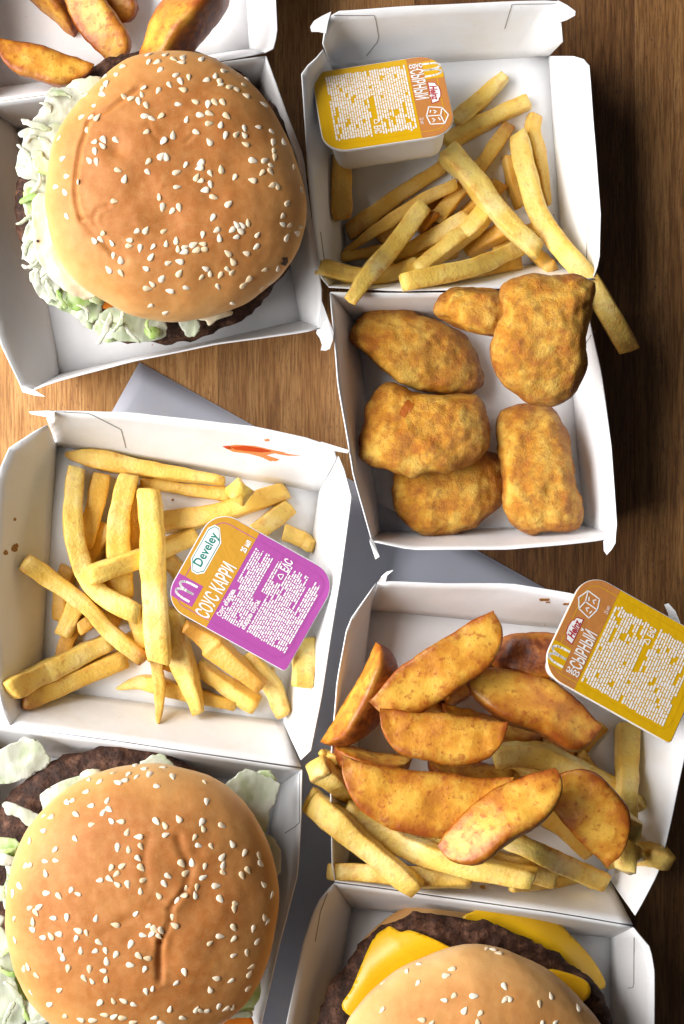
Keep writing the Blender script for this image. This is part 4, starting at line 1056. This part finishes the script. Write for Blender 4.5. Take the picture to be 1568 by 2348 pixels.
disc('patty', bD, pt3, 2.1, 3.3, PATTY, .13, 13)
leaf(bD, 'cheese_slice', [(425, 400), (445, 392), (485, 412), (530, 408), (655, 460), (760, 540), (700, 700), (400, 760), (262, 705), (300, 620), (350, 500), (385, 430)], 3.5, CHEESE, .03, .5, cB3, .14, 52, 0, (0, 0), 7, .1,
     droop=lambda x, y: .0009 * max(0, math.hypot(x - 1065, y - 2440) - 290) ** 1.55)
leaf(bD, 'cheese_slice', [(1040, 560), (1110, 565), (1195, 600), (1205, 650), (1150, 680), (1040, 640)], 3.45, CHEESE, .03, .5, cB3, .2, 53, 0, (0, 0), 8, .1)
bun_o3 = [(1085, 2166), (1180, 2185), (1270, 2235), (1340, 2300), (1385, 2370), (1405, 2470), (1390, 2580), (1330, 2690), (1220, 2770), (1085, 2795), (950, 2770), (840, 2690), (780, 2580), (765, 2470), (780, 2375), (815, 2310), (880, 2245), (980, 2190)]
creaseD = [([cB3(*p) for p in [(500, 740), (600, 690), (720, 665)]], .05, 14), ([cB3(*p) for p in [(730, 490), (712, 560), (725, 610)]], .025, 2.5)]
top_bun(bD, bun_o3, 4.9, 7.0, 4.1, creaseD, [(cB3(640, 790), .15, 50)], seeds3, .25, 8)

# ------------------------------------------------------------------ sauce cups
def rounded(wx, ly, r, rs, inset=0, n=10):
    """lid outline, anticlockwise; the lower left corner is the sharp pull corner"""
    out = []
    for cx, cy, a0, rad in ((1, -1, -90, r), (1, 1, 0, r), (-1, 1, 90, r), (-1, -1, 180, rs)):
        rad = max(.02, rad - inset); X = wx / 2 - inset - rad; Y = ly / 2 - inset - rad
        for i in range(n + 1):
            a = math.radians(a0 + 90 * i / n); out.append((cx * X + rad * math.cos(a), cy * Y + rad * math.sin(a)))
    return out
def clip(poly, fn):
    out = []
    for i in range(len(poly)):
        a, b = poly[i - 1], poly[i]; fa, fb = fn(a), fn(b)
        if fa >= 0 and fb >= 0: out.append(b)
        elif fa >= 0 or fb >= 0:
            t = fa / (fa - fb); q = (a[0] + (b[0] - a[0]) * t, a[1] + (b[1] - a[1]) * t); out.append(q)
            if fb >= 0: out.append(b)
    return out
def rect_clip(poly, x0, x1, y0, y1):
    for fn in (lambda p: p[0] - x0, lambda p: x1 - p[0], lambda p: p[1] - y0, lambda p: y1 - p[1]): poly = clip(poly, fn)
    return poly
def text_mesh(s, size, sx=1.0, shear=0.0, bold=0.0, align='LEFT'):
    cu = bpy.data.curves.new('t', 'FONT'); cu.body = s; cu.size = size; cu.shear = shear; cu.offset = bold; cu.align_x = align; cu.resolution_u = 3
    o = bpy.data.objects.new('t', cu); COL.objects.link(o)
    dg = bpy.context.evaluated_depsgraph_get(); dg.update()
    me = bpy.data.meshes.new_from_object(o.evaluated_get(dg))
    V = [(v.co.x * sx, v.co.y) for v in me.vertices]; F = [tuple(p.vertices) for p in me.polygons]
    bpy.data.objects.remove(o); bpy.data.curves.remove(cu); bpy.data.meshes.remove(me)
    return V, F
def strokes(lines, wd):
    V = []; F = []
    for ln in lines:
        for a, b in zip(ln, ln[1:]):
            d = np.array(b) - np.array(a); l = np.hypot(*d) or 1; n_ = np.array((-d[1], d[0])) / l * wd / 2; e = d / l * wd * .3
            k = len(V); V += [tuple(np.array(a) - n_ - e), tuple(np.array(b) - n_ + e), tuple(np.array(b) + n_ + e), tuple(np.array(a) + n_ - e)]
            F.append((k, k + 1, k + 2, k + 3))
    return V, F
def xform(V, rot=0, at=(0, 0), sc_=1):
    c, s = math.cos(rot), math.sin(rot)
    return [(at[0] + sc_ * (x * c - y * s), at[1] + sc_ * (x * s + y * c)) for x, y in V]
def arch_m():
    """double arch mark drawn as two strokes"""
    L = []
    for k in (0, 1):
        x0 = -1 + k; pts = []
        for t in np.linspace(0, 1, 15):
            a = math.pi * (1 - t); pts.append((x0 + .5 + .5 * math.cos(a), -1 + 2 * math.sin(a) ** .6))
        L.append(pts)
    return L

def sauce_cup(cx, cy, ex, ey, h0, kind, label, W=3.95, L=5.05, fix=None):
    ex = Vector(ex).normalized(); ez = ex.cross(Vector(ey)).normalized(); ey = ez.cross(ex).normalized()
    def to(h, l): return P(cx, cy, h) + ex * l[0] + ey * l[1] + ez * l[2]
    D = 1.9
    rings = [(.20, 0), (.23, -.06), (.28, -.35), (.35, -.9), (.42, -1.4), (.49, -1.65), (.62, -1.82), (.88, -1.9)]
    loc = []
    for ins, z in rings:
        loc += [(x, y, z) for x, y in rounded(W, L, .95, .75, ins, 10)]
    ns = 44
    def build(h): return [to(h, q) for q in loc]
    h = fix if fix is not None else settle(build, h0, .15, 3, 2)[0]
    o = empty('sauce_cup', to(h, (0, 0, -D))); tag(o, label, 'sauce cup', 'sauce cups')
    V = build(h) + [to(h, (0, 0, -1.9))]
    F = []
    for i in range(len(rings) - 1):
        for j in range(ns): F.append((i * ns + j, (i + 1) * ns + j, (i + 1) * ns + (j + 1) % ns, i * ns + (j + 1) % ns))
    b0 = (len(rings) - 1) * ns
    for j in range(ns): F.append((b0 + j, len(V) - 1, b0 + (j + 1) % ns))
    mk('cup_body', V, F, BODY, o); add_sup(V, F)
    def slab(name, poly, z0, z1, mat, par):
        n = len(poly); V = [to(h, (x, y, z1)) for x, y in poly] + [to(h, (x, y, z0)) for x, y in poly]
        F = [tuple(range(n)), tuple(range(2 * n - 1, n - 1, -1))] + [(j, n + j, n + (j + 1) % n, (j + 1) % n) for j in range(n)]
        return mk(name, V, F, mat, par, smooth=False)
    def flat(name, VF, z, mat, par):
        return mk(name, [to(h, (x, y, z)) for x, y in VF[0]], VF[1], mat, par, smooth=False)
    out = rounded(W, L, .95, .18)
    slab('rim', out, -.10, 0, BODY, o)
    back, strip = (YEL, BRN) if kind == 'cheese' else (MAG, GLD)
    lid = slab('foil_lid', rounded(W, L, .93, .16, .03), .0015, .02, back, o)
    add_sup([to(h, (x, y, .02)) for x, y in out], [tuple(range(len(out)))])
    ys = L / 2 - (.265 if kind == 'cheese' else .36) * L
    inn = rounded(W, L, .93, .16, .03)
    st = rect_clip(inn, -9, 9, ys, 9); flat('colour_band', (st, [tuple(range(len(st)))]), .024, strip, lid)
    lx0, lx1, ly0 = (-1.68, -.80, L / 2 - .75) if kind == 'cheese' else (-1.62, -.75, L / 2 - 1.06)
    sq = rect_clip(inn, lx0, lx1, ly0, 9); flat('logo_square', (sq, [tuple(range(len(sq)))]), .028, back, lid)
    m = strokes([xform(p, 0, ((lx0 + lx1) / 2, (ly0 + L / 2) / 2 - .03), .31) for p in arch_m()], .085); flat('arches_mark', m, .032, WHT, lid)
    rr = random.Random(3 if kind == 'cheese' else 9)
    def text(s, size, x, y, sx=.6, shear=0, bold=0, mat=WHT, rot=0, z=.036, name='lettering', al='LEFT'):
        V, F = text_mesh(s, size, sx, shear, bold, al); flat(name, (xform(V, rot, (x, y)), F), z, mat, lid)
    if kind == 'cheese':
        text('соус', .36, -1.42, ys + .05, .62, 0, .012, rot=math.pi / 2); text('СЫРНЫЙ', .66, -1.36, ys + .07, .50, .0, .012); B0 = L / 2 - .50
        kp = [(x - .12, B0 + y) for x, y in [(-.54, -.2), (-.48, .08), (-.34, .12), (-.28, .2), (0, .24), (.28, .2), (.34, .12), (.48, .08), (.54, -.2)]]
        flat('badge', (kp, [tuple(range(len(kp)))]), .028, RED, lid)
        k2 = [((x + .12) * .92 - .12, (y - B0 - .02) * .84 + B0 + .02) for x, y in kp]; flat('badge', (k2, [tuple(range(len(k2)))]), .032, WHT, lid)
        text('Heinz', .36, -.12, B0 - .14, .8, .25, .012, RED, .0, .036, 'lettering', 'CENTER')
        ch = [[(.72, 1.45), (.85, 1.98), (1.22, 2.18), (1.62, 1.95), (1.55, 1.38), (1.15, 1.28), (.72, 1.45)], [(.85, 1.98), (1.2, 1.86), (1.62, 1.95)], [(1.2, 1.86), (1.15, 1.28)],
              [(.92, 1.62), (1.0, 1.72), (1.06, 1.62)], [(1.3, 1.5), (1.38, 1.6), (1.46, 1.5)], [(1.3, 1.75), (1.42, 1.8)], [(.9, 1.5), (1.0, 1.46)]]
        ch = [[(x - .18, (y - 1.73) * .9 + L / 2 - .58) for x, y in l_] for l_ in ch]
        flat('cheese_drawing', strokes(ch, .045), .032, WHT, lid)
        text('25 мл', .2, 1.0, ys + .06, .6)
        y = ys - .13; row = 0; rows = 33; V = []; F = []
        y_end = -L / 2 + .45
        dy = (y - y_end) / rows
        while row < rows:
            yy = y - row * dy; x = -1.68 + (rr.random() * .06); xe = 1.55 - rr.random() * .14
            while x < xe:
                wl = rr.uniform(.06, .30); x2 = min(xe, x + wl)
                skip = rr.random() < .08 or (rows * .44 < row < rows * .485 and -.45 < x < .7) or (abs(row - rows * .46) < 1.9 and x > .66)
                if not skip:
                    k_ = len(V); b_ = dy * rr.uniform(.27, .36)
                    V += [(x, yy - b_), (x2, yy - b_), (x2, yy + b_), (x, yy + b_)]; F.append((k_, k_ + 1, k_ + 2, k_ + 3))
                x = x2 + rr.uniform(.02, .04)
            row += 1
        flat('fine_print', (V, F), .030, WHT, lid)
        yc = y - rows * .46 * dy
        text('ЕАС', .34, 1.06, yc - .12, .55, 0, .014); rc = (.86, yc)
    else:
        text('СОУС КАРРИ', .76, -1.76, ys + .10, .455, .0, .012)
        hx = [(-.78, 1.42), (-.62, 1.22), (.55, 1.22), (.98, 1.52), (.98, 1.72), (.78, 1.86), (-.40, 1.86), (-.78, 1.62)]
        hx = [((x - .1) * 1.1 + .5, (y - 1.54) * 1.1 + L / 2 - .5) for x, y in hx]; HX, HY = .5, L / 2 - .5
        flat('badge', (hx, [tuple(range(len(hx)))]), .028, WHT, lid)
        k2 = [((x - HX) * .95 + HX, (y - HY) * .88 + HY) for x, y in hx]; flat('badge', (k2, [tuple(range(len(k2)))]), .031, TEAL, lid)
        k3 = [((x - HX) * .92 + HX, (y - HY) * .80 + HY) for x, y in hx]; flat('badge', (k3, [tuple(range(len(k3)))]), .034, WHT, lid)
        text('Develey', .5, HX, HY - .13, .84, 0, .01, TEAL, .0, .038, 'lettering', 'CENTER')
        text('25 мл', .30, 1.1, ys + .1, .62, 0, .012)
        text('Соус «Карри».', .27, -1.42, ys - .28, .62, 0, .008)
        text('«Карри» соусы.', .27, -1.42, ys - 1.28, .62, 0, .008)
        V = []; F = []; y = ys - .18; y_end = -L / 2 + .38; dy = .088; yy = y
        k = 0
        while yy > y_end:
            x = -1.45 + rr.random() * .05; xe = 1.5 - (rr.random() ** 3) * .5
            for a0 in (ys - .2, ys - 1.2):
                if abs(yy - a0) < .13: x = .05 if a0 > ys - 1 else .15
            if ys - 1.08 < yy < ys - .93: xe = -.2
            if yy < ys - 2.3 and k % 9 == 0: xe = rr.uniform(-.2, .6)
            while x < xe:
                x2 = min(xe, x + rr.uniform(.05, .24))
                if not (abs(yy - (ys - 1.48)) < .19 and x2 > .8) and rr.random() > .03:
                    q = len(V); b_ = dy * rr.uniform(.24, .34)
                    V += [(x, yy - b_), (x2, yy - b_), (x2, yy + b_), (x, yy + b_)]; F.append((q, q + 1, q + 2, q + 3))
                x = x2 + rr.uniform(.02, .045)
            yy -= dy; k += 1
        flat('fine_print', (V, F), .030, WHT, lid)
        text('ЕАС', .44, 1.22, ys - 1.62, .55, 0, .012); rc = (1.0, ys - 1.48)
    tri = []
    for k in range(3):
        a = math.radians(90 + 120 * k); b = math.radians(90 + 120 * (k + 1))
        A = np.array((math.cos(a), math.sin(a))); B = np.array((math.cos(b), math.sin(b)))
        tri.append([tuple(np.array(rc) + .14 * (A + (B - A) * t)) for t in (.12, .88)])
    flat('recycling_mark', strokes(tri, .035), .036, WHT, lid)
    # raised seal line pressed into the foil
    sl = rounded(W, L, .8, .75, .30); sl = sl + sl[:1]
    flat('seal_ridge', strokes([sl], .025), .0275, back, lid)
    return o
tB = math.radians(27)
exB = Vector((.15 * math.cos(tB), -.985 * math.cos(tB), math.sin(tB)))
sauce_cup(878, 236, exB, (.988, .15, 0), 5, 'cheese', 'tilted yellow cheese sauce cup in the upper right lid', 3.95, 4.95)
sauce_cup(574, 1352, (.493, .87, .03), (-.87, .493, .05), 5, 'curry', 'purple and gold curry sauce cup lying on the left fries', 4.1, 5.3)
sauce_cup(1439, 1505, (.475, .88, -.32), (-.88, .475, .06), 7, 'cheese', 'yellow cheese sauce cup on the wedges at the right edge', 4.2, 5.45)

# ------------------------------------------------------------------ small crumbs on the cartons
def crumb(x, y, r, src, label):
    q, nn = on_surface((x, y), [b for k in src for b in PANEL_BVH[k]], r * K * .5)
    if q is None: return
    V = []
    for i in range(5):
        ph = -math.pi / 2 + math.pi * (i + .5) / 5
        for j in range(7):
            a = 2 * math.pi * j / 7; k = r * K * (1 + .4 * R.uniform(-1, 1))
            V.append(q + Vector((math.cos(a) * math.cos(ph), math.sin(a) * math.cos(ph), .7 * math.sin(ph))) * k)
    V += [q - Vector((0, 0, r * K * .7)), q + Vector((0, 0, r * K * .7))]
    o = mk('crumb', V, tube_faces(5, 7), NUG, None, attrs={'edge': [.3] * len(V)}); tag(o, label, 'crumb', 'crumbs on the cartons')
crumb(1107, 2037, 6, [lidD.name], 'golden crumb on the hinge wall below the wedge lid fries')
crumb(396, 1146, 3, [lidC.name], 'dark speck on the lid floor beside the topmost wide fry')

# ------------------------------------------------------------------ loose crumbs and salt on the carton floors
def scatter():
    rr = random.Random(21); V = []; F = []
    base = [(math.cos(2 * math.pi * j / 5), math.sin(2 * math.pi * j / 5)) for j in range(5)]
    zones = [(lidB, (800, 1270, 160, 610), 26), (baseB, (830, 1330, 760, 1190), 16), (lidD, (850, 1460, 1420, 1980), 26), (lidC, (140, 690, 1060, 1620), 26), (baseA, (120, 690, 640, 840), 8)]
    for tr, (x0, x1, y0, y1), n in zones:
        for _ in range(n):
            q, nn = on_surface((rr.uniform(x0, x1), rr.uniform(y0, y1)), PANEL_BVH[tr.name])
            if q is None: continue
            r = rr.uniform(.02, .055); k = len(V); rot = rr.random() * 6
            for (a, b) in base:
                c, s_ = math.cos(rot), math.sin(rot); m_ = rr.uniform(.7, 1.3)
                V.append(q + Vector(((a * c - b * s_) * r * m_, (a * s_ + b * c) * r * m_, .005)))
            V.append(q + Vector((0, 0, r * .9)))
            for j in range(5): F.append((k + j, k + (j + 1) % 5, k + 5))
    o = mk('crumbs', V, F, NUG, None, attrs={'edge': [rr.random() * .6 for _ in V]}, smooth=False)
    tag(o, 'fine golden crumbs scattered over the carton floors', 'crumbs', None, 'stuff')
scatter()
